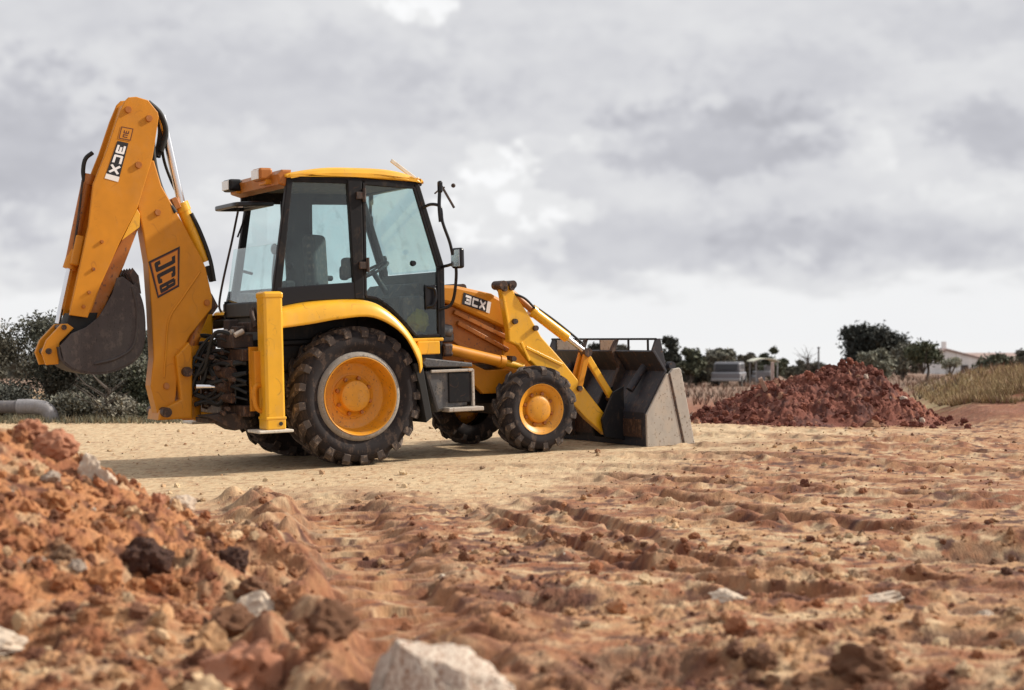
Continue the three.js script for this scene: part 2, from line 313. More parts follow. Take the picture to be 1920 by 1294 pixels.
function groundH(X, D, fine = true) {
  const r = Math.hypot(X, D), [lx, lz] = toLocal(X, D);
  let h = 0;
  const onPad = (1 - smooth(2.2, 5.5, Math.abs(lz))) * (1 - smooth(4.6, 9, lx)) * smooth(-5, -1.5, lx);
  h += Math.tan(PITCH) * lx * onPad;
  if (D > 25) h -= 0.0172 * (Math.min(D, 1500) - 25) * smooth(25, 34, D);
  // bank with dry grass at the right
  h += 0.85 * smooth(6.6, 10.2, X - (D - 27) * 0.16) * smooth(24.8, 29, D) * (1 - smooth(40, 60, D) * 0.6);
  h += 0.20 * smooth(6.7, 7.6, X) * smooth(23.6, 25.2, D) * (1 - smooth(26, 30, D));
  // low bank behind the machine at the left, under the bushes
  h += 0.35 * smooth(26, 31, D) * smooth(1.5, -2, X) * (1 - smooth(40, 60, D));
  if (!fine || r > 60) return h + (r > 40 ? 0.25 * fbm2(X * 0.04, D * 0.04, 2) : 0);
  const m = moundH(X, D); h += m;
  const pale = paleMask(X, D), near = smooth(11.5, 7.5, D), pad = Math.exp(-Math.pow(Math.max(0, Math.abs(lx - 1.2) - 1.6) / 1.2, 2) - Math.pow(Math.max(0, Math.abs(lz) - 0.9) / 1.0, 2));
  const rough = lerp(0.5, 0.27, pale) + 0.40 * near + 0.7 * smooth(0.03, 0.25, m);
  let rr = rough * (1 - 0.75 * pad);
  const patch = smooth(-0.35, 0.45, fbm2(X * 0.8 + 20, D * 0.8, 3));
  let worn_ = 0;
  for (const q of ruts) if (inBox(q, X, D)) {
    const [d, side, s, len] = segDist(X, D, q.p);
    if (d > q.w * 3.2) continue;
    const fade = smooth(0, 0.5, s) * (1 - smooth(len - 0.5, len, s)) * (1 - smooth(0.1, 0.3, m)), wob = q.w * (1 + 0.35 * n2(s * 2.3, q.w * 50)), u = d / wob;
    let g = -(q.lug > 0.02 ? 1.15 : 1.7) * q.depth * (1 - smooth(0.75, 1.15, u)) * (0.7 + 0.3 * n2b(s * 1.3, q.w * 9));
    const br = Math.exp(-Math.pow((u - 1.45) / 0.42, 2)) * 0.85 * q.berm * (side < 0 ? 1.15 : 0.25) * (0.75 + 0.6 * n2(X * 3.1, D * 3.1));
    if (q.lug && u < 1) g += q.lug * smooth(-0.35, 0.35, Math.sin(s * 30 + (side > 0 ? 1 : -1) * d * 9 + 1.2 * n2(X * 3, D * 3))) * (1 - smooth(0.8, 1, u)) * (0.55 + 0.6 * patch);
    h += fade * (g + br); worn_ = Math.max(worn_, fade * (1 - smooth(0.7, 1.05, u)) * (q.lug > 0.02 ? 1 : 0.6));
  }
  // trampled streaks that run across, left by the wheels
  h += rr * 0.042 * fbm2(X * 0.55 + 3, D * 1.9, 4);
  h += rr * 0.022 * fbm2(X * 2.0, D * 2.6, 3, n2b);
  const l1 = Math.abs(n2(X * 3.6, D * 3.6)), l2 = Math.abs(n2b(X * 8.3, D * 8.3)), l3 = Math.abs(n2(X * 19 + 4, D * 19)), l4 = n2b(X * 36, D * 36);
  rr *= 1 - 0.92 * worn_;
  h += rr * patch * (0.024 * l1 + 0.022 * l2 + 0.012 * l3) + rr * (0.008 * l3 + 0.004 * l4);
  for (const b of lumps) { const u = (X - b[0]) / b[2], v = (D - b[1]) / b[3], e = u * u + v * v; if (e < 7) h += (b[4] < 0 ? 1.3 : 0.6) * b[4] * Math.exp(-e * (1 + 0.3 * l1)); }
  return h;
}
const SOIL = { pale: [0.60, 0.445, 0.27], tan: [0.46, 0.262, 0.132], rust: [0.27, 0.102, 0.046], dark: [0.078, 0.026, 0.018], heap: [0.43, 0.19, 0.078], red: [0.17, 0.045, 0.028], straw: [0.36, 0.27, 0.13], field: [0.25, 0.155, 0.105] };
function groundColor(X, D) {
  const r = Math.hypot(X, D);
  if (r > 60) return SOIL.field;
  const m = moundH(X, D), pale = paleMask(X, D);
  const a = fbm2(X * 0.9, D * 1.5, 4), b = fbm2(X * 4.2 + 9, D * 5.5, 4, n2b), c = n2(X * 17, D * 17);
  const e1 = fbm2(X * 3.3 + 13, D * 2.9, 4, n2b), e2 = fbm2(X * 9 - 5, D * 8, 3), big = fbm2(X * 0.55 + 70, D * 0.6, 3);
  let col = mix3(SOIL.tan, SOIL.rust, smooth(-0.22, 0.3, 0.7 * a + 0.7 * b));
  col = mix3(col, SOIL.pale, 0.75 * smooth(0.06, 0.42, fbm2(X * 2.1 - 30, D * 3.0, 4) + 0.3 * e2 - 0.15 * big));
  col = mix3(col, SOIL.dark, 0.9 * smooth(0.10, 0.34, 0.75 * e1 + 0.35 * e2 + 0.3 * big));
  col = mix3(col, mix3(SOIL.pale, mix3(SOIL.tan, SOIL.rust, smooth(0.1, 0.5, e2)), 0.6 * smooth(0.0, 0.4, b + 0.6 * e2 + 0.2 * e1)), pale * (1 - 0.35 * smooth(0.25, 0.5, 0.6 * e1 + 0.5 * e2)));
  let rutShade = 0; for (const q of ruts) if (inBox(q, X, D)) { const [d] = segDist(X, D, q.p), u = d / q.w; if (u < 2.4) rutShade = Math.max(rutShade, smooth(2.3, 1.0, u + 0.9 * b + 0.4 * c) * smooth(0.3, 0.9, u + 0.3)); }
  col = mix3(col, mix3(SOIL.rust, SOIL.dark, smooth(-0.2, 0.5, b)), 0.6 * rutShade * (1 - 0.5 * pale));  // soil darkened along ruts and berms: painted shade that makes them show
  for (const q of lumps) if (q[4] < -0.07) { const u = (X - q[0]) / q[2], v = (D - q[1]) / q[3], e = u * u + v * v; if (e < 2.5) col = mix3(col, SOIL.dark, 0.7 * smooth(1.6, 0.6, e + 0.9 * b)); }  // hollows darkened in the colour, their shade painted in
  const hp = smooth(0.03, 0.2, m + 0.08 * b);
  col = mix3(col, [0.36, 0.16, 0.075], 0.3 * smooth(9.5, 7, D) * (1 - hp) * smooth(-0.3, 0.2, b));
  if (hp > 0) { let k = mix3(SOIL.heap, SOIL.rust, smooth(-0.2, 0.35, b + 0.4 * a)); k = mix3(k, [0.5, 0.34, 0.2], 0.7 * smooth(0.2, 0.5, fbm2(X * 3 + 60, D * 3, 4))); k = mix3(k, SOIL.dark, 0.75 * smooth(0.12, 0.4, 0.7 * e1 + 0.4 * e2)); col = mix3(col, k, hp); }
  const bank = smooth(5.3, 6.6, X - (D - 26) * 0.1 + 0.6 * a) * smooth(25.5, 28, D + 1.2 * b);
  col = mix3(col, mix3(SOIL.straw, SOIL.rust, smooth(0.0, 0.5, a)), bank * 0.9);
  if (D > 23) col = mix3(col, mix3(SOIL.red, SOIL.rust, 0.5 + 0.5 * b), smooth(23.6, 25, D + 0.5 * b) * smooth(1.4, 2.4, X) * (1 - bank) * 0.85);
  col = mix3(col, SOIL.field, smooth(36, 55, r));
  const t = 1 + 0.13 * c + 0.1 * n2b(X * 41, D * 41);
  return [col[0] * t, col[1] * t, col[2] * t];
}
const grain = makeTex(512, 0.8, (u, v, n) => { const t = 0.86 + 0.13 * n(60, 3) + 0.12 * n(150, 5) + 0.07 * n(24, 8); const p = smooth(0.5, 0.7, n(95, 9)); return [lerp(t, 1, p), lerp(t, 0.97, p), lerp(t, 0.93, p)]; });
const grainBump = makeTex(512, 0.8, (u, v, n) => { const t = 0.5 + 0.25 * n(60, 3) + 0.22 * n(150, 5) + 0.15 * Math.abs(n(35, 11)); return [t, t, t]; }, false);
M.soil = std({ vertexColors: true, map: grain, bumpMap: grainBump, bumpScale: 0.007, roughness: 0.97 });
{
  const cz = 2.0, angs = [];
  for (let i = 0; i < 30; i++) angs.push(-180 + (180 - 23) * i / 30);
  for (let i = 0; i < 800; i++) angs.push(-23 + 46 * i / 800);
  for (let i = 0; i < 30; i++) angs.push(23 + (180 - 23) * i / 30);
  const rad = []; for (let r = 0.5; r < 6; r += 0.55) rad.push(r);
  for (let r = 6; r < 14; r *= 1.00165) rad.push(r);
  for (let r = 14; r < 38; r *= 1.0032) rad.push(r);
  for (let r = 38; r < 1800; r *= 1.085) rad.push(r);
  const nA = angs.length, nR = rad.length, N = nA * nR + 1, pos = new Float32Array(N * 3), col = new Float32Array(N * 3), uv = new Float32Array(N * 2), heap = new Uint8Array(N);
  for (let j = 0, k = 0; j < nR; j++) for (let i = 0; i < nA; i++, k++) {
    const X = rad[j] * Math.sin(R(angs[i])), Z = cz - rad[j] * Math.cos(R(angs[i])), D = -Z, front = Math.abs(angs[i]) < 30 && rad[j] < 60;
    pos[k * 3] = X; pos[k * 3 + 1] = D > 2.5 ? groundH(X, D, front) : 0; pos[k * 3 + 2] = Z;
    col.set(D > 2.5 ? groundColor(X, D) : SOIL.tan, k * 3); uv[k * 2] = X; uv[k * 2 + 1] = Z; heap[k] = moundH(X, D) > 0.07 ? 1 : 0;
  }
  const last = N - 1; pos.set([0, 0, cz], last * 3); col.set(SOIL.tan, last * 3);
  const ig = [], ih = [];
  const tri = (a, b, c) => { const l = heap[a] + heap[b] + heap[c] >= 2 ? ih : ig; l.push(a, b, c); };
  for (let i = 0; i < nA; i++) { const i2 = (i + 1) % nA; tri(last, i2, i); for (let j = 0; j + 1 < nR; j++) { const a = j * nA + i, b = j * nA + i2, c = a + nA, d = b + nA; tri(a, b, d); tri(a, d, c); } }
  const full = new THREE.BufferGeometry();
  full.setAttribute('position', new THREE.BufferAttribute(pos, 3)); full.setAttribute('color', new THREE.BufferAttribute(col, 3)); full.setAttribute('uv', new THREE.BufferAttribute(uv, 2));
  full.setIndex(ig.concat(ih)); full.computeVertexNormals();
  const sub = (list) => { // only the vertices that the triangles use
    const map = new Map(), idx = new Uint32Array(list.length); let n = 0;
    for (let i = 0; i < list.length; i++) { let v = map.get(list[i]); if (v === undefined) { v = n++; map.set(list[i], v); } idx[i] = v; }
    const g = new THREE.BufferGeometry();
    for (const [name, w] of [['position', 3], ['normal', 3], ['color', 3], ['uv', 2]]) { const src = full.attributes[name].array, dst = new Float32Array(n * w); for (const [o, v] of map) for (let c = 0; c < w; c++) dst[v * w + c] = src[o * w + c]; g.setAttribute(name, new THREE.BufferAttribute(dst, w)); }
    g.setIndex(new THREE.BufferAttribute(idx, 1)); return g;
  };
  const ground = shadows(new THREE.Mesh(sub(ig), M.soil)); ground.name = 'ground'; ground.userData.kind = 'structure'; scene.add(ground);
  const mound = shadows(new THREE.Mesh(sub(ih), M.soil)); mound.name = numbered('soil_heap'); scene.add(mound);
  tag(mound, 'heap of loose orange-brown soil in the left foreground', 'soil heap');
}
// ------------------------------------------------------------------ the backhoe loader: x forward, y up, z to its right side, rear axle at x = 0
const machine = grp('backhoe_loader', scene, [MX, 0.005, -MD]);
machine.rotation.set(0, YAW, PITCH, 'YXZ');
tag(machine, 'orange and yellow backhoe loader standing on pale ground with its digging arm folded', 'backhoe loader');

// --- wheels
function lathe(profile, seg = 64) { const g = new THREE.LatheGeometry(profile.map(([r, z]) => new THREE.Vector2(r, z)), seg); g.rotateX(Math.PI / 2); return g; }
// one moulded bar of the tread: from the middle of the tyre to the shoulder and down its side
function lug(a0, dir, R0, half, lift, wide, skew) {
  const st = [[-0.04, 0], [0.35, 0], [0.7, 0], [0.93, 0.004], [1.03, 0.03], [1.05, 0.075]], top = [], bot = [];
  st.forEach(([t, drop], i) => {
    const z = dir * half * Math.min(t, 1.05), a = a0 + skew * Math.min(t, 1), r = R0 - drop, side = i > 3;
    const zo = side ? dir * 0.018 : 0, ro = side ? (i === 4 ? lift * 0.7 : 0.004) : lift, w = wide * (0.9 + 0.25 * t) / R0;
    top.push([r + ro, z + zo, a - w / 2 * 0.82, a + w / 2 * 0.82]); bot.push([r - 0.02, z - dir * (side ? 0.03 : 0), a - w / 2, a + w / 2]);
  });
  const pos = [], P = (r, z, a) => [r * Math.sin(a), r * Math.cos(a), z];
  const quad = (a, b, c, d) => pos.push(...a, ...b, ...c, ...a, ...c, ...d);
  for (let i = 0; i + 1 < st.length; i++) {
    const [A, B, C, D2] = [top[i], top[i + 1], bot[i], bot[i + 1]];
    quad(P(A[0], A[1], A[2]), P(A[0], A[1], A[3]), P(B[0], B[1], B[3]), P(B[0], B[1], B[2]));
    quad(P(C[0], C[1], C[2]), P(A[0], A[1], A[2]), P(B[0], B[1], B[2]), P(D2[0], D2[1], D2[2]));
    quad(P(A[0], A[1], A[3]), P(C[0], C[1], C[3]), P(D2[0], D2[1], D2[3]), P(B[0], B[1], B[3]));
  }
  const e = st.length - 1;
  quad(P(top[0][0], top[0][1], top[0][3]), P(top[0][0], top[0][1], top[0][2]), P(bot[0][0], bot[0][1], bot[0][2]), P(bot[0][0], bot[0][1], bot[0][3]));
  quad(P(top[e][0], top[e][1], top[e][2]), P(top[e][0], top[e][1], top[e][3]), P(bot[e][0], bot[e][1], bot[e][3]), P(bot[e][0], bot[e][1], bot[e][2]));
  const g = new THREE.BufferGeometry(); g.setAttribute('position', new THREE.Float32BufferAttribute(pos, 3)); g.computeVertexNormals(); return boxUV(g);
}
function wheel(name, x, y, z, turn, S) {
  const w = grp(name, machine, [x, y, z], turn);
  const tyre = mesh('tyre', [lathe(S.tyre)], M.tyre, w);
  const lugs = [];
  for (let i = 0; i < S.n; i++) for (const d of [-1, 1]) lugs.push(lug((i + (d > 0 ? 0.5 : 0)) * 2 * Math.PI / S.n, d, S.R0, S.half, S.lift, S.lugW, S.skew));
  mesh('tread', lugs, M.lug, w);
  mesh('bead_ring', [lathe(S.bead)], S.beadMat, w);
  mesh('rim', [lathe(S.rim)], M.rim, w);
  mesh('hub', [lathe(S.hub, 40)], M.rim, w);
  const nuts = []; for (let i = 0; i < S.nuts; i++) { const a = (i + 0.4) / S.nuts * 2 * Math.PI, r = S.nutR; nuts.push(cyl([r * Math.sin(a), r * Math.cos(a), S.nutZ - 0.01], [r * Math.sin(a), r * Math.cos(a), S.nutZ + 0.03], 0.022, 0.02, 6)); }
  each('wheel_nut', nuts, M.deep, w);
  return w;
}
const rearW = {
  tyre: [[0.385, -0.17], [0.43, -0.215], [0.52, -0.232], [0.60, -0.226], [0.655, -0.2], [0.678, -0.14], [0.684, 0], [0.678, 0.14], [0.655, 0.2], [0.60, 0.226], [0.56, 0.233], [0.53, 0.230], [0.50, 0.216], [0.475, 0.200], [0.455, 0.195], [0.385, 0.17]],
  R0: 0.68, half: 0.208, lift: 0.036, lugW: 0.082, skew: 0.26, n: 21,
  bead: [[0.392, 0.18], [0.398, 0.228], [0.408, 0.236], [0.422, 0.232], [0.438, 0.222], [0.452, 0.208], [0.460, 0.19]], beadMat: M.paleRim,
  rim: [[0.372, -0.17], [0.36, -0.05], [0.352, 0.09], [0.40, 0.222], [0.404, 0.236], [0.399, 0.243], [0.391, 0.238], [0.384, 0.215], [0.372, 0.16], [0.358, 0.10], [0.345, 0.045], [0.33, 0.025], [0.24, 0.012], [0.235, 0.02], [0.215, 0.022], [0.1, 0.02]].slice(3),
  hub: [[0.215, 0.018], [0.212, 0.04], [0.168, 0.046], [0.162, 0.105], [0.15, 0.125], [0.09, 0.132], [0, 0.134]], nuts: 8, nutR: 0.19, nutZ: 0.045,
};
const frontW = {
  tyre: [[0.25, -0.13], [0.29, -0.162], [0.345, -0.168], [0.40, -0.158], [0.428, -0.135], [0.442, -0.09], [0.446, 0], [0.442, 0.09], [0.428, 0.135], [0.40, 0.158], [0.36, 0.166], [0.345, 0.17], [0.33, 0.165], [0.29, 0.158], [0.25, 0.13]],
  R0: 0.444, half: 0.142, lift: 0.028, lugW: 0.068, skew: 0.32, n: 15,
  bead: [[0.262, 0.135], [0.275, 0.156], [0.288, 0.160], [0.296, 0.158]], beadMat: M.tyre,
  rim: [[0.252, 0.13], [0.268, 0.152], [0.277, 0.158], [0.279, 0.15], [0.262, 0.14], [0.240, 0.125], [0.215, 0.112], [0.195, 0.085], [0.178, 0.07], [0.155, 0.066], [0.1, 0.066]],
  hub: [[0.158, 0.064], [0.152, 0.10], [0.14, 0.122], [0.10, 0.136], [0.05, 0.141], [0, 0.142]], nuts: 8, nutR: 0.172, nutZ: 0.066,
};
wheel('rear_wheel', 0, 0.705, 0.80, 0, rearW);
wheel('rear_wheel', 0, 0.705, -0.80, Math.PI, rearW);
wheel('front_wheel', 2.17, 0.468, 0.80, 0, frontW);
wheel('front_wheel', 2.17, 0.468, -0.80, Math.PI, frontW);
mesh('rear_axle', [cyl([0, 0.705, -0.66], [0, 0.705, 0.66], 0.13, 0.13, 20), rbox(0, 0.70, 0, 0.42, 0.44, 0.5, 0.06)], M.darkSteel, machine);
mesh('front_axle', [rbox(2.17, 0.47, 0, 0.2, 0.18, 1.36, 0.04), cyl([2.17, 0.47, 0.62], [2.17, 0.47, 0.72], 0.1, 0.1, 20), cyl([2.17, 0.47, -0.62], [2.17, 0.47, -0.72], 0.1, 0.1, 20)], M.darkSteel, machine);

// --- chassis
each('inner_wing', [rbox(-0.1, 1.36, 0.62, 1.5, 0.72, 0.03, 0.01), rbox(-0.1, 1.36, -0.62, 1.5, 0.72, 0.03, 0.01)], M.black, machine);
mesh('chassis', [rbox(0.35, 0.80, 0, 2.6, 0.36, 0.8, 0.03), rbox(1.6, 0.66, 0, 1.5, 0.28, 0.62, 0.03), plate([[-0.95, 0.55], [-0.95, 1.3], [-0.5, 1.3], [-0.4, 0.55]], -0.5, 0.5), rbox(0.2, 1.12, 0, 1.9, 0.3, 1.3, 0.03)], M.black, machine);
each('chassis_side', [plate([[1.5, 1.02], [1.76, 0.90], [2.06, 0.90], [2.06, 0.64], [1.72, 0.64], [1.66, 0.7], [1.45, 0.92]], 0.38, 0.46, 0.01), plate([[1.5, 1.02], [1.76, 0.90], [2.06, 0.90], [2.06, 0.64], [1.72, 0.64], [1.66, 0.7], [1.45, 0.92]], -0.46, -0.38, 0.01)], M.orange, machine);

// --- engine hood
const hood = mesh('hood', [plate([[1.22, 1.845], [1.40, 1.84], [1.86, 1.745], [2.0, 1.67], [2.06, 1.58], [2.06, 1.33], [1.72, 1.475], [1.36, 1.63], [1.22, 1.66]], -0.47, 0.47, 0.035), plate([[2.0, 1.6], [2.12, 1.42], [2.45, 0.98], [2.5, 0.7], [2.0, 0.7]], -0.42, 0.42, 0.02)], M.orange, machine);
mesh('print', [printQuad([1.50, 1.762], [1.84, 1.648], [1.815, 1.525], [1.475, 1.632], 0.4745)], M.modelPrint, hood, true);
mesh('hood_side_panel', [plate([[1.12, 1.62], [1.36, 1.63], [2.08, 1.33], [2.08, 0.98], [1.5, 0.98], [1.12, 1.0]], -0.40, 0.40, 0.01)], M.deep, machine);  // recessed under the hood; shade of panel and rails is in the colour
each('hood_rail', [bar([1.40, 1.55], [2.05, 1.25], 0.42, 0.05, 0.06), bar([1.44, 1.43], [2.06, 1.11], 0.42, 0.05, 0.06), bar([1.30, 1.30], [1.62, 1.10], 0.41, 0.045, 0.05)], M.deep, machine);
mesh('filter_canister', [cyl([1.18, 1.36, 0.47], [1.32, 1.335, 0.47], 0.075, 0.075, 20), rbox(1.26, 1.27, 0.45, 0.2, 0.1, 0.12, 0.03)], M.greyTank, machine);

// --- fenders
function fender(side) {
  const T = curve([[-0.87, 1.575], [-0.81, 1.62], [-0.41, 1.685], [0.08, 1.69], [0.32, 1.60], [0.54, 1.40], [0.70, 1.16], [0.72, 1.02]], 48), E = curve([[-0.87, 1.42], [-0.55, 1.455], [-0.23, 1.50], [0.10, 1.515], [0.34, 1.425], [0.51, 1.28], [0.63, 1.06], [0.655, 0.92]], 48);
  const N = T.length, pos = [], idx = [], C = 12, liner = [], lidx = [];
  for (let i = 0; i < N; i++) {
    const t = T[i], e = E[i];
    // across: flat top, a rounded outer edge, a skirt, and its return
    const prof = [[0, 0.60], [0, 0.80], [0, 0.93], [0.05, 0.985], [0.16, 1.03], [0.34, 1.06], [0.6, 1.078], [0.85, 1.088], [1.0, 1.092], [1.02, 1.07], [0.8, 1.058], [0.25, 1.0]];
    for (const [k, z] of prof) pos.push(lerp(t[0], e[0], k), lerp(t[1], e[1], k), side * z);
    for (const [k, z] of [[0.9, 1.05], [0.32, 1.0], [0.3, 0.55]]) liner.push(lerp(t[0], e[0], k), lerp(t[1], e[1], k) - 0.012, side * z);
    if (i) for (let c = 0; c + 1 < C; c++) { const a = (i - 1) * C + c, b = a + C; side > 0 ? idx.push(a, a + 1, b + 1, a, b + 1, b) : idx.push(a, b + 1, a + 1, a, b, b + 1); }
    if (i) for (let c = 0; c < 2; c++) { const a = (i - 1) * 3 + c, b = a + 3; lidx.push(a, a + 1, b + 1, a, b + 1, b); }
  }
  const mk = (p, ix) => { const g = new THREE.BufferGeometry(); g.setAttribute('position', new THREE.Float32BufferAttribute(p, 3)); g.setIndex(ix); g.computeVertexNormals(); return g; };
  const f = mesh('rear_fender', [mk(pos, idx)], M.yellow, machine);
  mesh('fender_liner', [mk(liner, lidx), plate([[0.60, 1.02], [0.70, 1.02], [0.80, 0.45], [0.73, 0.40], [0.66, 0.8]], Math.min(side * 0.62, side * 1.05), Math.max(side * 0.62, side * 1.05))], M.rubber, f);
}
fender(1); fender(-1);
for (const s of [1, -1]) mesh('cab_step', [rbox(0.86, 1.175, s * 0.80, 0.26, 0.14, 0.18, 0.012), rbox(0.86, 1.26, s * 0.78, 0.36, 0.035, 0.2, 0.01)], M.yellow, machine);

// --- side tank with its step
{
  const t = mesh('side_tank', [plate([[0.80, 0.93], [1.33, 0.95], [1.30, 0.55], [0.93, 0.49]], 0.60, 0.90, 0.03), plate([[0.76, 1.02], [0.80, 1.07], [1.35, 1.0], [1.35, 0.96], [0.8, 0.97]], 0.55, 0.93, 0.012)], M.greyTank, machine);
  mesh('access_panel', [rbox(1.20, 0.745, 0.905, 0.27, 0.32, 0.03, 0.012)], M.black, t);
  each('panel_frame', [bar([1.355, 0.93], [1.355, 0.54], 0.91, 0.03, 0.04), bar([0.86, 0.925], [1.36, 0.925], 0.91, 0.03, 0.04)], M.steelPlate, t);
  mesh('step', [rbox(1.22, 0.515, 0.93, 0.42, 0.045, 0.18, 0.01)], M.steelPlate, t);
  mesh('side_tank', [rbox(1.1, 0.74, -0.75, 0.5, 0.42, 0.3, 0.03)], M.greyTank, machine);
}

// --- cab
const cab = grp('cab', machine);
{
  const roofPts = curve([[-0.64, 2.985], [-0.60, 3.035], [-0.23, 3.095], [0.12, 3.105], [0.48, 3.095], [0.75, 3.045], [0.92, 2.95]], 30).concat([[0.925, 2.915], [0.12, 2.965], [-0.60, 2.955]]);
  const roof = (() => { // crowned across as well as along
    const g = plate(roofPts, -0.77, 0.77, 0.05), p = g.attributes.position;
    for (let i = 0; i < p.count; i++) { const z = p.getZ(i), y = p.getY(i); if (y > 2.985) p.setY(i, y - 0.05 * Math.pow(Math.abs(z) / 0.77, 3)); }
    g.computeVertexNormals(); return g;
  })();
  mesh('roof', [roof], M.yellow, cab);
  mesh('roof_rear', [plate([[-0.60, 2.85], [-0.70, 2.88], [-0.72, 2.98], [-0.66, 3.03], [-0.56, 3.03], [-0.56, 2.9]], -0.74, 0.72, 0.02)], M.deep, cab);  // unlit rear face of the roof, its shade put into the colour
  mesh('headliner', [rbox(0.12, 2.93, 0, 1.45, 0.05, 1.36, 0.02)], M.cabGrey, cab);
  each('gutter', [plate([[-0.60, 2.955], [0.12, 2.962], [0.90, 2.91], [0.88, 2.89], [0.12, 2.935], [-0.62, 2.925]], 0.70, 0.75), plate([[-0.60, 2.955], [0.12, 2.962], [0.90, 2.91], [0.88, 2.89], [0.12, 2.935], [-0.62, 2.925]], -0.75, -0.70)], M.black, cab);
  for (const s of [1, -1]) {
    const z = s * 0.73, zz = (a, b) => [Math.min(s * a, s * b), Math.max(s * a, s * b)], P = (pts, a, b, bev) => plate(pts, ...zz(a, b), bev);
    const dx = s > 0 ? 0 : 0.10;                                          // the rear posts of the two sides are not quite opposite
    mesh('rear_pillar', [P([[-0.62 + dx, 2.94], [-0.555 + dx, 2.94], [-0.735 + dx * 0.6, 1.62], [-0.83 + dx * 0.6, 1.62]], 0.68, 0.745, 0.012)], M.black, cab);
    mesh('centre_pillar', [P([[0.035 - dx * 1.6, 2.95], [0.20, 2.95], [0.195, 1.70], [0.085 - dx * 1.6, 1.70]], 0.69, 0.755, 0.012)], M.black, cab);
    mesh('front_pillar', [P([[0.80, 2.915], [0.865, 2.905], [1.135, 2.03], [1.125, 1.27], [1.065, 1.27], [1.07, 2.02]], 0.68, 0.755, 0.012)], M.black, cab);
    mesh('lower_panel', [P([[-0.76, 1.83], [0.20, 1.885], [0.20, 1.70], [0.08, 1.70], [-0.41, 1.69], [-0.82, 1.62]], 0.69, 0.75, 0.01)], M.blackGloss, cab);
    mesh('top_rail', [P([[-0.60, 2.955], [0.85, 2.94], [0.83, 2.885 - dx * 0.9], [-0.595, 2.905 - dx * 1.2]], 0.70, 0.742)], M.black, cab);
    mesh('side_window', [P([[-0.585 + dx, 2.90], [0.045, 2.915], [0.085, 1.87], [-0.745 + dx, 1.825]], 0.716, 0.722, 0.002)], M.glass, cab);
    const doorShape = [[0.225, 2.91], [0.80, 2.88], [1.06, 2.03], [1.06, 1.30], [0.79, 1.30]].concat(curve([[0.70, 1.39], [0.60, 1.50], [0.48, 1.61], [0.34, 1.705]], 8)).concat([[0.21, 1.73]]);
    mesh('door_window', [P(doorShape, 0.726, 0.732, 0.002)], M.glass, cab);
    const fr = []; for (let i = 0; i < doorShape.length; i++) { const a = doorShape[i], b = doorShape[(i + 1) % doorShape.length]; fr.push(bar(a, b, s * 0.738, i === 0 ? 0.05 : 0.035, 0.03)); }
    mesh('door_frame', fr, M.black, cab);
    mesh('door_hinge', [rbox(0.175, 2.775, s * 0.768, 0.10, 0.075, 0.03, 0.006), cyl([0.215, 2.71, s * 0.772], [0.215, 2.85, s * 0.772], 0.018)], M.darkSteel, cab);
    mesh('door_hinge', [rbox(0.19, 2.05, s * 0.768, 0.10, 0.075, 0.03, 0.006), cyl([0.235, 1.98, s * 0.772], [0.235, 2.13, s * 0.772], 0.018)], M.darkSteel, cab);
    mesh('door_handle', [tube([[0.93, 1.82, s * 0.75], [0.985, 1.80, s * 0.79], [1.0, 1.71, s * 0.795], [0.97, 1.62, s * 0.79], [0.92, 1.61, s * 0.75]], 0.017), rbox(0.965, 1.71, s * 0.745, 0.13, 0.26, 0.02, 0.01)], M.blackGloss, cab);
    mesh('glass_knob', [cyl([0.77, 2.07, s * 0.725], [0.77, 2.07, s * 0.765], 0.032, 0.026)], M.blackGloss, cab);
  }
  // rear opening: its upper sash is swung up level under the roof
  mesh('rear_sash', [(() => {
    const s = new THREE.Shape(); const x0 = -0.98, x1 = -0.58, z0 = -0.60, z1 = 0.24, r = 0.18;
    s.moveTo(x1, z0); s.lineTo(x1, z1); s.lineTo(x0 + r, z1); s.quadraticCurveTo(x0, z1, x0, z1 - r); s.lineTo(x0, z0 + r); s.quadraticCurveTo(x0, z0, x0 + r, z0); s.closePath();
    const h = new THREE.Path(); const a = 0.055; h.moveTo(x1 - a, z0 + a); h.lineTo(x0 + r, z0 + a); h.quadraticCurveTo(x0 + a, z0 + a, x0 + a, z0 + r); h.lineTo(x0 + a, z1 - r); h.quadraticCurveTo(x0 + a, z1 - a, x0 + r, z1 - a); h.lineTo(x1 - a, z1 - a); h.closePath(); s.holes.push(h);
    const g = plate(s, -0.025, 0.025, 0.012); g.rotateX(Math.PI / 2); g.rotateZ(R(1)); g.translate(-0.0, 2.73, 0); return g;
  })()], M.blackGloss, cab);
  mesh('rear_sash_pane', [(() => { const g = plate([[-0.94, -0.5], [-0.62, -0.56], [-0.62, 0.20], [-0.94, 0.14]], -0.004, 0.004, 0.001); g.rotateX(Math.PI / 2); g.rotateZ(R(1)); g.translate(0, 2.73, 0); return g; })()], M.glass, cab);
  mesh('rear_lower_window', [(() => { const g = rbox(0, 0, 0, 0.008, 0.62, 1.32, 0.003); g.rotateZ(R(-9)); g.translate(-0.76, 1.98, 0); return g; })()], M.glass, cab);
  mesh('rear_sill', [rbox(-0.79, 1.62, 0, 0.10, 0.16, 1.42, 0.02), rbox(-0.74, 1.42, 0, 0.06, 0.4, 1.36, 0.02)], M.black, cab);
  each('gas_strut', [cyl([-0.56, 2.72, -0.60], [-0.66, 2.42, -0.68], 0.010), cyl([-0.60, 2.72, 0.5], [-0.66, 2.5, 0.66], 0.010)], M.black, cab);
  mesh('grab_rail', [tube([[-0.62, 2.73, -0.74], [-0.68, 2.45, -0.76], [-0.86, 1.66, -0.76], [-0.84, 1.6, -0.74]], 0.013)], M.darkSteel, cab);
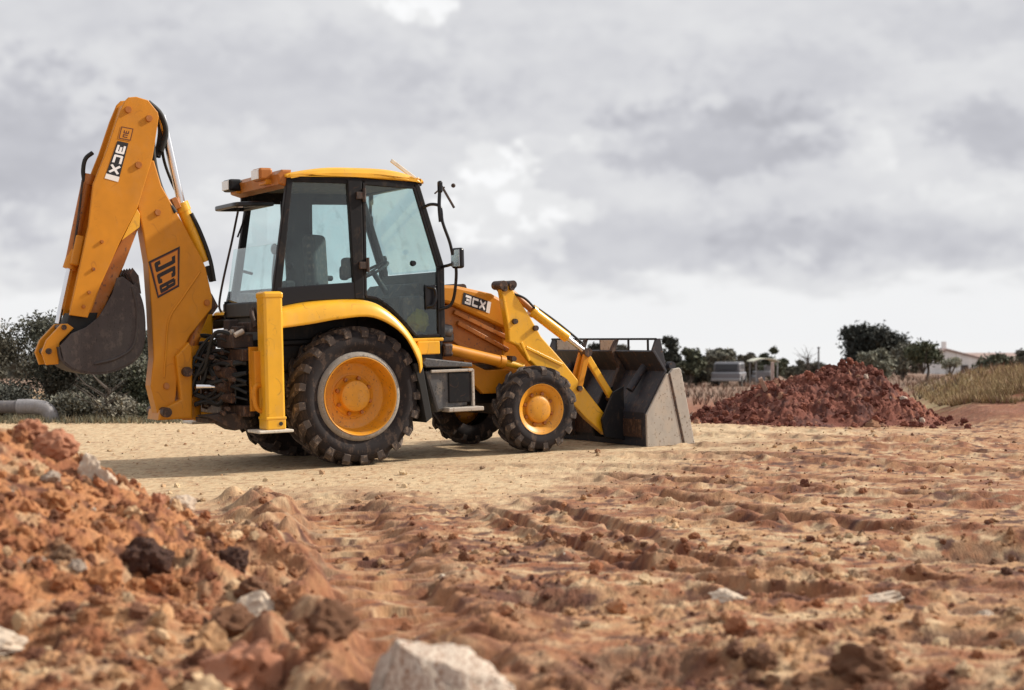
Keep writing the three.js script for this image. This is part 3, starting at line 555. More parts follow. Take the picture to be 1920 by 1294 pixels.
  mesh('rear_latch', [bar([-0.60, 2.05], [-0.49, 2.02], -0.70, 0.03, 0.03)], M.black, cab);
  mesh('windscreen', [(() => { const g = rbox(0, 0, 0, 0.008, 0.98, 1.32, 0.003); g.rotateZ(R(17.2)); g.translate(0.985, 2.46, 0); return g; })()], M.glass, cab);
  each('front_cowl', [rbox(1.09, 1.62, 0, 0.08, 0.72, 1.40, 0.02), rbox(0.865, 2.92, 0, 0.10, 0.06, 1.42, 0.015)], M.black, cab);
  mesh('cab_floor', [rbox(0.2, 1.27, 0, 1.82, 0.06, 1.40, 0.02), rbox(-0.3, 1.42, 0, 0.95, 0.3, 1.30, 0.04)], M.black, cab);
  // inside
  mesh('seat', [rbox(0.0, 1.74, 0.02, 0.50, 0.14, 0.50, 0.06), rbox(-0.04, 2.10, 0.02, 0.14, 0.62, 0.52, 0.06, [0, R(-38), 0.04]), rbox(0.0, 1.6, 0.02, 0.34, 0.2, 0.36, 0.04)], M.seat, cab);
  each('arm_rest', [rbox(0.12, 1.95, -0.26, 0.3, 0.06, 0.07, 0.025), rbox(0.17, 1.99, 0.30, 0.10, 0.16, 0.10, 0.04)], M.seat, cab);
  mesh('front_console', [plate([[0.72, 1.3], [0.74, 1.72], [0.86, 1.86], [1.08, 1.88], [1.08, 1.3]], -0.62, 0.30, 0.03), rbox(0.84, 1.52, 0.5, 0.26, 0.42, 0.2, 0.04)], M.cabGrey, cab);
  mesh('steering_wheel', [(() => { const g = new THREE.TorusGeometry(0.19, 0.016, 10, 36); g.rotateX(Math.PI / 2); g.rotateZ(R(28)); g.translate(0.62, 2.02, 0.02); return g; })(), cyl([0.62, 2.02, 0.02], [0.82, 1.72, 0.02], 0.03), bar([0.45, 1.93], [0.79, 2.11], 0.02, 0.02, 0.03)], M.seat, cab);
  mesh('control_lever', [tube([[-0.50, 1.6, 0.34], [-0.52, 1.85, 0.36], [-0.47, 2.03, 0.36]], 0.012), new THREE.SphereGeometry(0.042, 16, 12).translate(-0.47, 2.07, 0.36)], M.black, cab);
  mesh('control_lever', [tube([[-0.55, 1.6, 0.1], [-0.57, 1.95, 0.12], [-0.54, 2.2, 0.12]], 0.012), new THREE.SphereGeometry(0.05, 16, 12).scale(0.8, 1.2, 0.8).translate(-0.54, 2.25, 0.12)], M.black, cab);
  mesh('control_tower', [rbox(-0.56, 1.66, 0.2, 0.22, 0.34, 0.5, 0.04), rbox(-0.50, 1.86, 0.38, 0.12, 0.10, 0.14, 0.03)], M.cabGrey, cab);
  each('side_console', [rbox(0.08, 2.03, 0.58, 0.10, 0.22, 0.14, 0.04), rbox(-0.3, 1.66, -0.56, 0.8, 0.3, 0.2, 0.04)], M.cabGrey, cab);
  mesh('safety_vest', [(() => { const g = new THREE.SphereGeometry(0.13, 24, 18), p = g.attributes.position; for (let i = 0; i < p.count; i++) { const k = 1 + 0.25 * n3(p.getX(i) * 14, p.getY(i) * 14, p.getZ(i) * 14); p.setXYZ(i, p.getX(i) * k * 0.9, p.getY(i) * k * 0.9, p.getZ(i) * k * 0.4); } g.computeVertexNormals(); g.translate(0.86, 1.46, 0.655); return g; })()], M.vest, cab);
  // lamps on the roof
  const lamp = (x, y, z, m) => mesh('work_light', [rbox(x, y, z, 0.15, 0.13, 0.24, 0.03)], m, cab);
  lamp(-0.76, 3.0, 0.40, M.deep); lamp(-0.76, 2.965, -0.52, M.black);
  each('work_light_lens', [rbox(-0.838, 3.0, 0.40, 0.012, 0.10, 0.2, 0.005), rbox(-0.838, 2.965, -0.52, 0.012, 0.10, 0.2, 0.005)], M.lens, cab);
  each('lamp_bracket', [rbox(-0.72, 2.92, 0.42, 0.10, 0.05, 0.2, 0.01), rbox(-0.70, 2.90, -0.52, 0.10, 0.05, 0.2, 0.01)], M.orange, cab);
  mesh('aerial', [bar([0.88, 2.975], [0.60, 3.165], 0.62, 0.04, 0.02, 0.006)], M.whiteSteel, cab);
  // mirrors
  for (const s of [1, -1]) {
    each('mirror_arm', [tube([[0.90, 2.66, s * 0.74], [0.96, 2.69, s * 0.82], [1.03, 2.665, s * 0.88], [1.05, 2.5, s * 0.9], [1.12, 2.28, s * 0.92], [1.15, 2.15, s * 0.92]], 0.017), tube([[1.10, 2.03, s * 0.74], [1.12, 2.04, s * 0.85], [1.17, 2.05, s * 0.92], [1.19, 1.86, s * 0.9], [1.16, 1.62, s * 0.82], [1.06, 1.58, s * 0.74]], 0.017), tube([[1.03, 2.50, s * 0.89], [1.02, 2.66, s * 0.89], [1.03, 2.83, s * 0.89]], 0.02)], M.blackGloss, cab);
    mesh('mirror', [rbox(1.20, 2.115, s * 0.94, 0.07, 0.22, 0.15, 0.03, [0, s * 0.35, 0])], M.blackGloss, cab);
    mesh('mirror_pane', [rbox(1.162, 2.115, s * 0.953, 0.006, 0.18, 0.12, 0.002, [0, s * 0.35, 0])], M.mirrorGlass, cab);
    mesh('indicator_lamp', [rbox(1.035, 2.87, s * 0.89, 0.05, 0.13, 0.06, 0.022)], M.blackGloss, cab);
  }
  mesh('wiper_arm', [tube([[1.90, 2.83, -0.85], [1.97, 2.88, -0.85], [2.02, 2.90, -0.85]].map(([x, y, z]) => [x - 0.86, y - 0.02, z + 1.6]), 0.009), bar([1.12, 2.90], [1.27, 2.66], 0.75, 0.028, 0.012), new THREE.SphereGeometry(0.024, 12, 10).translate(1.265, 2.90, 0.75)], M.darkSteel, cab);
}

// --- loader: arms, rams, links, bucket
for (const s of [1, -1]) {
  const zz = (a, b) => [Math.min(s * a, s * b), Math.max(s * a, s * b)];
  mesh('loader_arm', [plate([[1.86, 1.83], [1.99, 1.83], [2.05, 1.72], [2.22, 1.49], [2.36, 1.26], [2.65, 0.955], [2.91, 0.66], [3.18, 0.345], [3.165, 0.12], [2.93, 0.31], [2.5, 0.74], [2.21, 0.99], [2.07, 1.16], [1.955, 1.21], [1.945, 1.34]], ...zz(0.56, 0.66), 0.014), bar([1.885, 1.74], [1.955, 1.34], s * 0.668, 0.03, 0.02), bar([2.16, 1.14], [2.62, 0.93], s * 0.664, 0.035, 0.02), bar([2.10, 1.20], [2.20, 0.99], s * 0.664, 0.03, 0.02)], M.yellow, machine);
  const pins = [[1.90, 1.79], [1.99, 1.80], [2.02, 1.43], [2.28, 1.35], [1.99, 1.02], [2.83, 0.66]];
  each('pivot_pin', pins.map(([x, y]) => cyl([x, y, s * 0.55], [x, y, s * 0.70], 0.034, 0.03, 16)).concat([cyl([1.88, 1.83, s * 0.5], [1.88, 1.83, s * 0.7], 0.05), cyl([2.0, 1.835, s * 0.5], [2.0, 1.835, s * 0.7], 0.045)]), M.grease, machine);
  const ram = mesh('tipping_ram', [cyl([2.29, 1.535, s * 0.61], [2.72, 1.235, s * 0.61], 0.058), cyl([2.265, 1.553, s * 0.61], [2.31, 1.522, s * 0.61], 0.068)], M.yellow, machine);
  mesh('piston_rod', [cyl([2.70, 1.25, s * 0.61], [2.95, 1.07, s * 0.61], 0.03)], M.chrome, ram);
  mesh('ram_tail', [cyl([2.0, 1.77, s * 0.61], [2.29, 1.54, s * 0.61], 0.036)], M.deep, ram);
  each('hydraulic_hose', [tube([[2.02, 1.74, s * 0.64], [2.15, 1.68, s * 0.68], [2.28, 1.57, s * 0.67]], 0.014), tube([[2.30, 1.60, s * 0.61], [2.55, 1.44, s * 0.61], [2.80, 1.26, s * 0.61], [2.93, 1.16, s * 0.61]], 0.014)], M.rubber, ram);
  each('tipping_link', [bar([2.96, 1.06], [2.83, 0.62], s * 0.64, 0.075, 0.05, 0.014), bar([2.95, 1.06], [2.80, 0.62], s * 0.55, 0.075, 0.05, 0.014)], M.orange, machine);
  mesh('bucket_link', [bar([2.95, 1.04], [3.30, 0.52], s * 0.62, 0.08, 0.055, 0.014)], M.yellow, machine);
  each('link_pin', [cyl([2.96, 1.06, s * 0.52], [2.96, 1.06, s * 0.68], 0.05), cyl([3.29, 0.53, s * 0.56], [3.29, 0.53, s * 0.68], 0.045), cyl([3.17, 0.22, s * 0.52], [3.17, 0.22, s * 0.70], 0.05)], M.grease, machine);
  const lift = mesh('lift_ram', [cyl([1.24, 1.145, s * 0.62], [1.86, 0.995, s * 0.62], 0.062), cyl([1.84, 1.0, s * 0.62], [1.90, 0.985, s * 0.62], 0.072)], M.orange, machine);
  mesh('piston_rod', [cyl([1.88, 0.99, s * 0.62], [2.14, 0.925, s * 0.62], 0.038)], M.yellow, lift);
  mesh('ram_eye', [rbox(1.20, 1.14, s * 0.62, 0.12, 0.14, 0.12, 0.03)], M.grease, lift);
}
mesh('loader_cross_tube', [cyl([2.62, 0.83, -0.56], [2.62, 0.83, 0.56], 0.07)], M.orange, machine);
{
  const b = grp('loading_bucket', machine);
  const back = [[3.38, 0.0], [3.365, 0.38], [3.655, 0.83], [3.50, 1.055], [3.53, 1.07], [3.69, 0.83], [3.40, 0.37], [3.415, 0.0]];
  mesh('back_plate', [plate(back, -1.165, 1.165, 0.006), rbox(3.63, 0.02, 0, 0.5, 0.035, 2.32, 0.008)], M.bucketBack, b);
  mesh('jaw_plate', [plate(curve([[3.70, 0.80], [3.80, 0.72], [3.90, 0.4], [3.99, 0.02]], 16).concat(curve([[3.96, 0.0], [3.87, 0.4], [3.78, 0.69], [3.70, 0.76]], 16)), -1.16, 1.16, 0.005)], M.bucketBack, b);
  for (const s of [1, -1]) {
    const zz = (a, c) => [Math.min(s * a, s * c), Math.max(s * a, s * c)];
    mesh('side_plate', [plate([[3.38, -0.005], [3.38, 0.36], [3.665, 0.805], [3.69, 0.80], [3.865, -0.005]], ...zz(1.165, 1.195), 0.006)], M.steelPlate, b);
    mesh('jaw_side_plate', [plate([[3.70, 0.81], [3.74, 0.855], [3.83, 0.865], [3.855, 0.84], [4.02, 0.0], [3.885, -0.01]], ...zz(1.16, 1.205), 0.008)], M.steelPlate, b);
    mesh('seam_bar', [bar([3.695, 0.80], [3.872, -0.005], s * 1.186, 0.03, 0.03)], M.grease, b);
    mesh('jaw_bracket', [plate([[3.50, 1.06], [3.56, 1.20], [3.62, 1.20], [3.70, 0.83], [3.655, 0.83]], ...zz(1.12, 1.15), 0.006), cyl([3.76, 0.89, s * 1.10], [3.76, 0.89, s * 1.17], 0.045)], M.bucketBack, b);
  }
  mesh('top_rail', [cyl([3.56, 1.195, -1.15], [3.56, 1.195, 1.15], 0.012)], M.black, b);
  each('back_rib', [0.34, -0.34].map((z) => plate([[3.34, 0.06], [3.34, 0.40], [3.56, 0.86], [3.46, 1.06], [3.54, 1.20], [3.575, 1.20], [3.52, 1.05], [3.66, 0.82], [3.40, 0.36], [3.40, 0.06]], z - 0.03, z + 0.03, 0.006)), M.darkSteel, b);
  each('guard_panel', [rbox(3.53, 1.125, 0.18, 0.012, 0.12, 0.30, 0.004), rbox(3.53, 1.125, -0.72, 0.012, 0.12, 0.5, 0.004)], M.steelPlate, b);
  each('guard_post', [-1.0, -0.45, 0.02, 0.62, 1.02].map((z) => rbox(3.535, 1.125, z, 0.02, 0.14, 0.025, 0.005)), M.black, b);
  each('hitch_bracket', [0.5, 0.72, -0.5, -0.72].map((z) => plate([[3.08, 0.30], [3.12, 0.10], [3.38, 0.05], [3.38, 0.66], [3.24, 0.60], [3.14, 0.40]], z - 0.02, z + 0.02, 0.005)), M.black, b);
  mesh('stiffener', [plate([[3.36, 0.10], [3.36, 0.30], [3.385, 0.30], [3.385, 0.10]], -1.1, 1.1, 0.004)], M.grease, b);
  each('jaw_ram', [0.80, -0.80].map((z) => cyl([3.42, 0.62, z], [3.66, 0.92, z], 0.045)), M.bucketBack, b);
}

// --- rear frame, stabilisers
{
  const f = grp('rear_frame', machine);
  each('frame_beam', [rbox(-1.12, 1.16, 0, 0.12, 0.12, 1.66, 0.012), rbox(-1.12, 0.60, 0, 0.12, 0.11, 1.66, 0.012)], M.grease, f);
  mesh('frame_plate', [rbox(-1.06, 0.89, 0, 0.05, 0.5, 1.75, 0.01)], M.black, f);
  each('end_plate', [0.86, -0.86].map((z) => plate([[-1.12, 1.24], [-0.96, 1.24], [-0.96, 0.60], [-1.12, 0.60]], z - 0.02, z + 0.02)), M.orange, f);
  each('slew_bracket', [plate([[-1.24, 0.60], [-1.24, 1.2], [-1.10, 1.26], [-1.10, 0.55]], 0.30, 0.36), plate([[-1.24, 0.60], [-1.24, 1.2], [-1.10, 1.26], [-1.10, 0.55]], -0.36, -0.30)], M.grease, f);
  each('slew_ram', [cyl([-1.24, 0.84, 0.60], [-1.30, 0.84, 0.30], 0.06), cyl([-1.24, 0.98, 0.66], [-1.27, 0.98, 0.10], 0.065), cyl([-1.24, 0.73, 0.66], [-1.28, 0.73, 0.16], 0.05), cyl([-1.22, 1.08, 0.7], [-1.25, 1.07, 0.2], 0.035)], M.grease, f);
  mesh('slew_rod', [cyl([-1.50, 0.85, 0.34], [-1.22, 0.84, 0.44], 0.026)], M.chrome, f);
  each('valve_block', [rbox(-1.12, 1.30, 0.45, 0.22, 0.14, 0.5, 0.015), rbox(-1.14, 1.40, 0.62, 0.10, 0.10, 0.16, 0.015), rbox(-1.10, 1.44, 0.3, 0.12, 0.16, 0.16, 0.02)], M.darkSteel, f);
  each('pipe_union', [0.2, 0.34, 0.48, 0.62, 0.74].map((z, i) => cyl([-1.22, 1.36 + 0.03 * (i % 2), z], [-1.13, 1.40, z], 0.028, 0.028, 8)), M.steelPlate, f);
  const hose = []; const rnd = prng(5);
  for (let i = 0; i < 13; i++) { const z0 = 0.62 - i * 0.07, y0 = 1.34 - (i % 4) * 0.08; hose.push(tube([[-1.14, y0, z0], [-1.28 - 0.08 * rnd(), y0 + 0.07 * rnd(), z0 - 0.1], [-1.40 - 0.07 * rnd(), y0 - 0.12 - 0.35 * rnd(), z0 * 0.5], [-1.50, 1.0 - 0.3 * rnd(), 0.14], [-1.58, 1.2 + 0.2 * rnd(), 0.08]], 0.014 + 0.008 * rnd(), 36)); }
  for (let i = 0; i < 8; i++) { const y = 0.66 + 0.5 * rnd(), y2 = 0.64 + 0.55 * rnd(); hose.push(tube([[-1.12, y, 0.80], [-1.24, y + 0.12 * (rnd() - 0.5), 0.68 - 0.2 * rnd()], [-1.27 - 0.08 * rnd(), lerp(y, y2, 0.4) - 0.14 * rnd(), 0.48], [-1.38, y2 + 0.1 * (rnd() - 0.5), 0.25], [-1.46, y2, 0.16]], 0.012 + 0.01 * rnd(), 30)); }
  each('hydraulic_hose', hose, M.rubber, f);
  each('fitting', Array.from({ length: 22 }, (_, i) => { const z = 0.75 * rnd(), y = 0.58 + 0.66 * rnd(), x = -1.24 - 0.12 * rnd(); return cyl([x, y, z], [x - 0.01, y, z + 0.07 + 0.06 * rnd()], 0.022 + 0.016 * rnd(), 0.024, 8); }), M.grease, f);
  each('lower_bracket', [plate([[-1.50, 0.56], [-1.14, 0.58], [-1.06, 0.42], [-1.2, 0.40], [-1.34, 0.48]], 0.3, 0.62), rbox(-1.36, 0.51, 0.36, 0.2, 0.05, 0.4, 0.01)], M.darkSteel, f);
  mesh('stowage_bracket', [tube([[-0.92, 1.50, 0.55], [-0.98, 1.62, 0.62], [-1.02, 1.56, 0.70], [-1.0, 1.44, 0.74]], 0.025), rbox(-0.96, 1.44, 0.50, 0.2, 0.1, 0.46, 0.02)], M.darkSteel, f);
  for (const s of [1, -1]) {
    const g = grp('stabilizer', machine);
    mesh('outer_leg', [rbox(-0.965, 1.135, s * 1.06, 0.20, 1.30, 0.22, 0.03), rbox(-0.965, 0.475, s * 1.06, 0.205, 0.11, 0.225, 0.02)], M.yellow, g);
    mesh('leg_collar', [rbox(-0.965, 1.745, s * 1.06, 0.212, 0.07, 0.232, 0.025), rbox(-0.965, 0.535, s * 1.06, 0.212, 0.03, 0.232, 0.01)], M.yellow, g);
    mesh('foot_pad', [rbox(-0.985, 0.408, s * 1.05, 0.36, 0.028, 0.34, 0.008)], M.whiteSteel, g);
    mesh('pin_hole', [cyl([-0.92, 0.48, s * 1.168], [-0.92, 0.48, s * 1.178], 0.02)], M.rubber, g);
    mesh('guide_hook', [tube([[-1.06, 0.86, s * 1.02], [-1.115, 0.86, s * 1.03], [-1.135, 0.78, s * 1.03], [-1.115, 0.64, s * 1.03], [-1.06, 0.60, s * 1.02]], 0.024), rbox(-1.09, 1.02, s * 0.97, 0.07, 0.36, 0.12, 0.01)], M.orange, g);
  }
}

// --- backhoe: kingpost, boom, dipper, bucket
{
  const k = mesh('kingpost', [plate([[-1.66, 1.16], [-1.52, 1.30], [-1.48, 1.24], [-1.50, 0.52], [-1.64, 0.52], [-1.86, 0.52], [-1.84, 0.62], [-1.62, 0.72]], -0.20, 0.20, 0.02), cyl([-1.45, 0.5, 0], [-1.45, 1.26, 0], 0.10)], M.orange, machine);
  each('boom_pivot', [cyl([-1.79, 0.60, -0.28], [-1.79, 0.60, 0.285], 0.05), cyl([-1.56, 1.0, 0.2], [-1.56, 1.0, 0.27], 0.05)], M.grease, k);

  const boomPts = [[-1.86, 3.15], [-1.81, 3.145], [-1.74, 2.89], [-1.62, 2.68], [-1.34, 2.16], [-1.30, 2.06], [-1.235, 1.74], [-1.245, 1.64], [-1.49, 1.36], [-1.59, 1.16], [-1.63, 0.91], [-1.675, 0.58], [-1.78, 0.55], [-1.85, 0.59], [-1.91, 0.87], [-1.87, 1.15], [-1.88, 1.64], [-1.90, 2.11], [-1.95, 2.46], [-2.0, 2.72], [-1.98, 2.98], [-1.92, 3.11]];
  const boom = mesh('boom', [plate(boomPts, -0.06, 0.14, 0.012)], M.orange, machine);
  mesh('weld_seam', [tube([[-1.36, 2.02, 0.14], [-1.55, 1.76, 0.14], [-1.70, 1.54, 0.14], [-1.74, 1.25, 0.14], [-1.77, 0.95, 0.14]], 0.012, 40, 6)], M.orange, boom);
  each('pin_boss', [[-1.30, 1.70], [-1.79, 0.60], [-1.79, 2.62], [-1.75, 0.86]].map(([x, y], i) => cyl([x, y, 0.13], [x, y, i === 1 ? 0.185 : 0.16], i === 1 ? 0.05 : 0.035, i === 1 ? 0.045 : 0.03, 20)), M.deep, boom);
  mesh('print', [printQuad([-1.565, 2.285], [-1.585, 1.865], [-1.815, 1.745], [-1.905, 2.125], 0.1435)], M.makerPrint, boom, true);
  const br = mesh('boom_ram', [cyl([-1.245, 1.72, 0], [-1.40, 1.38, 0], 0.06), cyl([-1.40, 1.38, 0], [-1.46, 1.2, 0], 0.075)], M.deep, machine);
  mesh('ram_bracket', [plate([[-1.28, 1.86], [-1.22, 1.78], [-1.16, 1.66], [-1.22, 1.58], [-1.30, 1.62]], -0.10, 0.10, 0.01)], M.grease, br);
  mesh('hose_guard', [rbox(-1.225, 2.0, 0.05, 0.05, 0.17, 0.08, 0.01, [0, 0, R(14)])], M.rubber, machine);

  const dr = mesh('dipper_ram', [cyl([-1.265, 2.13, 0.02], [-1.49, 2.68, 0.02], 0.065), cyl([-1.475, 2.645, 0.02], [-1.51, 2.73, 0.02], 0.076)], M.yellow, machine);
  mesh('piston_rod', [cyl([-1.50, 2.71, 0.02], [-1.68, 3.62, 0.02], 0.042)], M.chrome, dr);
  each('hydraulic_hose', [tube([[-1.20, 1.92, 0.10], [-1.24, 2.15, 0.10], [-1.33, 2.42, 0.09], [-1.42, 2.62, 0.08]], 0.022), tube([[-1.42, 2.66, -0.05], [-1.55, 2.9, -0.06], [-1.66, 3.2, -0.04], [-1.68, 3.45, 0]], 0.016)], M.rubber, dr);
  mesh('rod_clamp', [rbox(-1.58, 2.72, 0.06, 0.07, 0.12, 0.08, 0.01, [0, 0, R(24)])], M.deep, dr);

  const dipPts = [[-2.115, 3.72], [-2.07, 3.765], [-1.99, 3.775], [-1.87, 3.745], [-1.775, 3.63], [-1.765, 3.58], [-1.84, 3.17], [-2.01, 2.66], [-2.19, 2.33], [-2.46, 1.77], [-2.54, 1.57], [-2.72, 1.60], [-2.68, 1.77], [-2.51, 2.47], [-2.45, 2.89], [-2.31, 3.22], [-2.19, 3.55]];
  const dip = mesh('dipper', [plate(dipPts, 0.165, 0.195, 0.008), plate(dipPts, -0.115, -0.085, 0.008), plate([[-2.10, 3.70], [-2.0, 3.74], [-1.98, 3.5], [-2.08, 2.9], [-2.16, 2.5], [-2.50, 1.62], [-2.66, 1.65], [-2.45, 2.5], [-2.27, 3.2], [-2.15, 3.55]], -0.085, 0.165, 0.006)], M.orange, machine);
  mesh('sliding_section', [plate([[-2.00, 2.62], [-1.985, 2.46], [-2.14, 2.09], [-2.40, 1.57], [-2.50, 1.50], [-2.58, 1.62], [-2.30, 2.1]], -0.07, 0.12, 0.01)], M.deep, dip);  // shadow of the boom is put into the darker colour of this strip
  mesh('lit_bevel', [plate([[-2.005, 2.655], [-1.975, 2.60], [-1.985, 2.47], [-2.17, 2.335]], 0.11, 0.16, 0.004)], M.yellow, dip);  // sunlit bevel of the dipper, its brightness painted by the yellow
  each('pin_boss', [[-2.08, 3.64], [-1.87, 3.56], [-1.99, 3.09], [-2.38, 2.32], [-2.47, 2.05], [-2.52, 1.82], [-2.58, 1.68]].map(([x, y], i) => cyl([x, y, 0.19], [x, y, 0.215], i < 3 ? 0.036 : 0.02, i < 3 ? 0.032 : 0.016, 16)), M.deep, dip);
  mesh('print', [printQuad([-2.085, 3.305], [-2.20, 2.915], [-2.335, 2.95], [-2.195, 3.325], 0.1985)], M.modelPrint, dip, true);
  mesh('badge', [printQuad([-2.025, 3.455], [-2.06, 3.325], [-2.19, 3.345], [-2.155, 3.475], 0.1985)], M.badgePrint, dip, true);
  each('hydraulic_hose', [tube([[-1.86, 3.74, -0.02], [-1.74, 3.66, -0.02], [-1.68, 3.52, -0.02], [-1.69, 3.36, -0.02], [-1.74, 3.2, 0]], 0.04), tube([[-1.84, 3.74, 0.08], [-1.72, 3.63, 0.08], [-1.66, 3.45, 0.07], [-1.71, 3.25, 0.05]], 0.03), tube([[-1.80, 3.40, 0.05], [-1.79, 3.15, 0.06], [-1.75, 2.95, 0.06], [-1.70, 2.78, 0.10], [-1.60, 2.62, 0.12]], 0.03), tube([[-1.82, 3.3, -0.05], [-1.77, 3.0, -0.02], [-1.68, 2.72, 0.02]], 0.04), tube([[-2.40, 3.22, 0.02], [-2.47, 3.16, 0.02], [-2.50, 3.04, 0.02], [-2.49, 2.92, 0.02]], 0.022)], M.rubber, dip);
  const bc = mesh('bucket_ram', [cyl([-2.45, 2.98, 0], [-2.65, 2.12, 0], 0.052), cyl([-2.43, 3.0, 0], [-2.455, 2.9, 0], 0.062)], M.deep, machine);
  mesh('ram_collar', [cyl([-2.60, 2.24, 0], [-2.66, 2.06, 0], 0.066), rbox(-2.60, 2.24, 0.06, 0.08, 0.3, 0.12, 0.015, [0, 0, R(-13)])], M.orange, bc);
  mesh('piston_rod', [cyl([-2.65, 2.10, 0], [-2.79, 1.52, 0], 0.028)], M.chrome, bc);
  mesh('feed_pipe', [tube([[-2.52, 2.94, 0.07], [-2.57, 2.6, 0.08], [-2.63, 2.25, 0.08]], 0.012)], M.darkSteel, bc);
  mesh('dipper_end', [plate([[-2.70, 1.62], [-2.42, 1.62], [-2.46, 1.48], [-2.58, 1.38], [-2.70, 1.40], [-2.74, 1.5]], -0.12, 0.13, 0.012)], M.rubber, machine);
  const lev = mesh('bucket_lever', [plate([[-2.79, 1.515], [-2.73, 1.515], [-2.67, 1.47], [-2.815, 1.33], [-2.83, 1.12], [-2.95, 1.115], [-2.99, 1.24], [-2.94, 1.36]], 0.12, 0.17, 0.01), plate([[-2.79, 1.515], [-2.73, 1.515], [-2.67, 1.47], [-2.815, 1.33], [-2.83, 1.12], [-2.95, 1.115], [-2.99, 1.24], [-2.94, 1.36]], -0.17, -0.12, 0.01)], M.orange, machine);
  each('lever_pin', [cyl([-2.925, 1.25, -0.18], [-2.925, 1.25, 0.182], 0.03), cyl([-2.77, 1.48, -0.18], [-2.77, 1.48, 0.182], 0.026)], M.grease, lev);

  const hb = grp('digging_bucket', machine);
  const side = [[-2.83, 1.30], [-2.71, 1.42], [-2.57, 1.475], [-2.44, 1.575], [-2.30, 1.80], [-2.25, 1.96], [-2.19, 1.97]].concat(curve([[-2.06, 1.87], [-2.00, 1.68], [-1.99, 1.40], [-2.04, 1.20], [-2.18, 1.085], [-2.43, 1.02], [-2.68, 1.06], [-2.80, 1.15]], 30));
  each('side_plate', [plate(side, 0.215, 0.24, 0.006), plate(side, -0.24, -0.215, 0.006)], M.hoeBucket, hb);
  each('side_rib', [0.24, -0.24].map((z) => tube([[-2.10, 1.86, z], [-2.06, 1.66, z], [-2.07, 1.42, z], [-2.12, 1.26, z], [-2.28, 1.16, z], [-2.5, 1.11, z]], 0.014, 40, 6)), M.hoeBucket, hb);
  const shellO = curve([[-2.06, 1.91], [-1.985, 1.68], [-1.975, 1.40], [-2.03, 1.19], [-2.18, 1.07], [-2.43, 1.005], [-2.68, 1.045], [-2.82, 1.15], [-2.85, 1.29]], 40), shellI = curve([[-2.83, 1.29], [-2.80, 1.165], [-2.67, 1.065], [-2.43, 1.03], [-2.19, 1.095], [-2.05, 1.21], [-2.0, 1.40], [-2.01, 1.67], [-2.08, 1.89]], 40);
  mesh('shell', [plate(shellO.concat(shellI), -0.235, 0.235, 0.004)], M.hoeBucket, hb);
  for (let i = 0; i < 5; i++) mesh('tooth', [plate([[-2.06, 1.84], [-2.0, 1.80], [-2.02, 1.98], [-2.08, 2.06], [-2.12, 2.0]], -0.23 + i * 0.10, -0.185 + i * 0.10, 0.01)], M.darkSteel, hb);
  each('ear', [0.1, -0.1].map((z) => plate([[-2.84, 1.30], [-2.88, 1.22], [-2.82, 1.14], [-2.70, 1.2], [-2.62, 1.45], [-2.72, 1.44]], z - 0.02, z + 0.02)), M.darkSteel, hb);
  mesh('tipping_link', [bar([-2.92, 1.24], [-2.74, 1.18], 0.0, 0.08, 0.2, 0.02)], M.rubber, hb);
}

// ------------------------------------------------------------------ loose soil: stones and clods
const rock0 = new Map();
function rockGeom(seed, detail = 4, rough = 0.16, cuts = 7) {
  const key = [seed, detail, rough, cuts].join();
  if (rock0.has(key)) return rock0.get(key);
  const g = mergeVertices(new THREE.IcosahedronGeometry(1, detail).deleteAttribute('uv').deleteAttribute('normal')), p = g.attributes.position, rnd = prng(seed * 977 + 3), planes = [];
  for (let i = 0; i < cuts; i++) { const v = V(rnd() * 2 - 1, rnd() * 2 - 1, rnd() * 2 - 1).normalize(); planes.push([v, 0.55 + 0.32 * rnd()]); }
  const v = V(0, 0, 0);
  for (let i = 0; i < p.count; i++) {
    v.fromBufferAttribute(p, i);
    for (const [n, d] of planes) { const e = v.dot(n) - d; if (e > 0) v.addScaledVector(n, -e * 0.92); }
    const k = 1 + rough * (0.7 * n3(v.x * 1.7 + seed, v.y * 1.7, v.z * 1.7) + 0.35 * n3(v.x * 4.5, v.y * 4.5 + seed, v.z * 4.5) + 0.16 * n3(v.x * 11, v.y * 11, v.z * 11 + seed));
    p.setXYZ(i, v.x * k, v.y * k, v.z * k);
  }
  const c = toCreasedNormals(g, R(32)); rock0.set(key, boxUV(c)); return c;
}
const stoneTex = (base, dirt, amount, seed, size = 0.35) => makeTex(256, size, (u, v, n) => { const t = 1 + 0.16 * n(20, seed) + 0.12 * n(60, seed + 1); return mix3(base.map((x) => x * t), dirt, amount * smooth(-0.1, 0.6, n(8, seed + 2) + 0.5 * n(28, seed + 3))); });
M.limestone = std({ map: stoneTex([0.74, 0.63, 0.52], [0.33, 0.16, 0.09], 0.95, 31), bumpMap: grainBump, bumpScale: 0.01, roughness: 0.92 });
M.paleStone = std({ map: stoneTex([0.52, 0.43, 0.34], [0.40, 0.24, 0.14], 0.6, 33), roughness: 0.95 });
M.brownClod = std({ map: stoneTex([0.26, 0.115, 0.06], [0.42, 0.24, 0.13], 0.7, 35), bumpMap: grainBump, bumpScale: 0.012, roughness: 1 });
M.darkClod = std({ map: stoneTex([0.075, 0.032, 0.024], [0.26, 0.12, 0.065], 0.75, 37), bumpMap: grainBump, bumpScale: 0.012, roughness: 1 });
M.redClod = std({ map: stoneTex([0.34, 0.15, 0.085], [0.2, 0.075, 0.045], 0.6, 39), roughness: 1 });
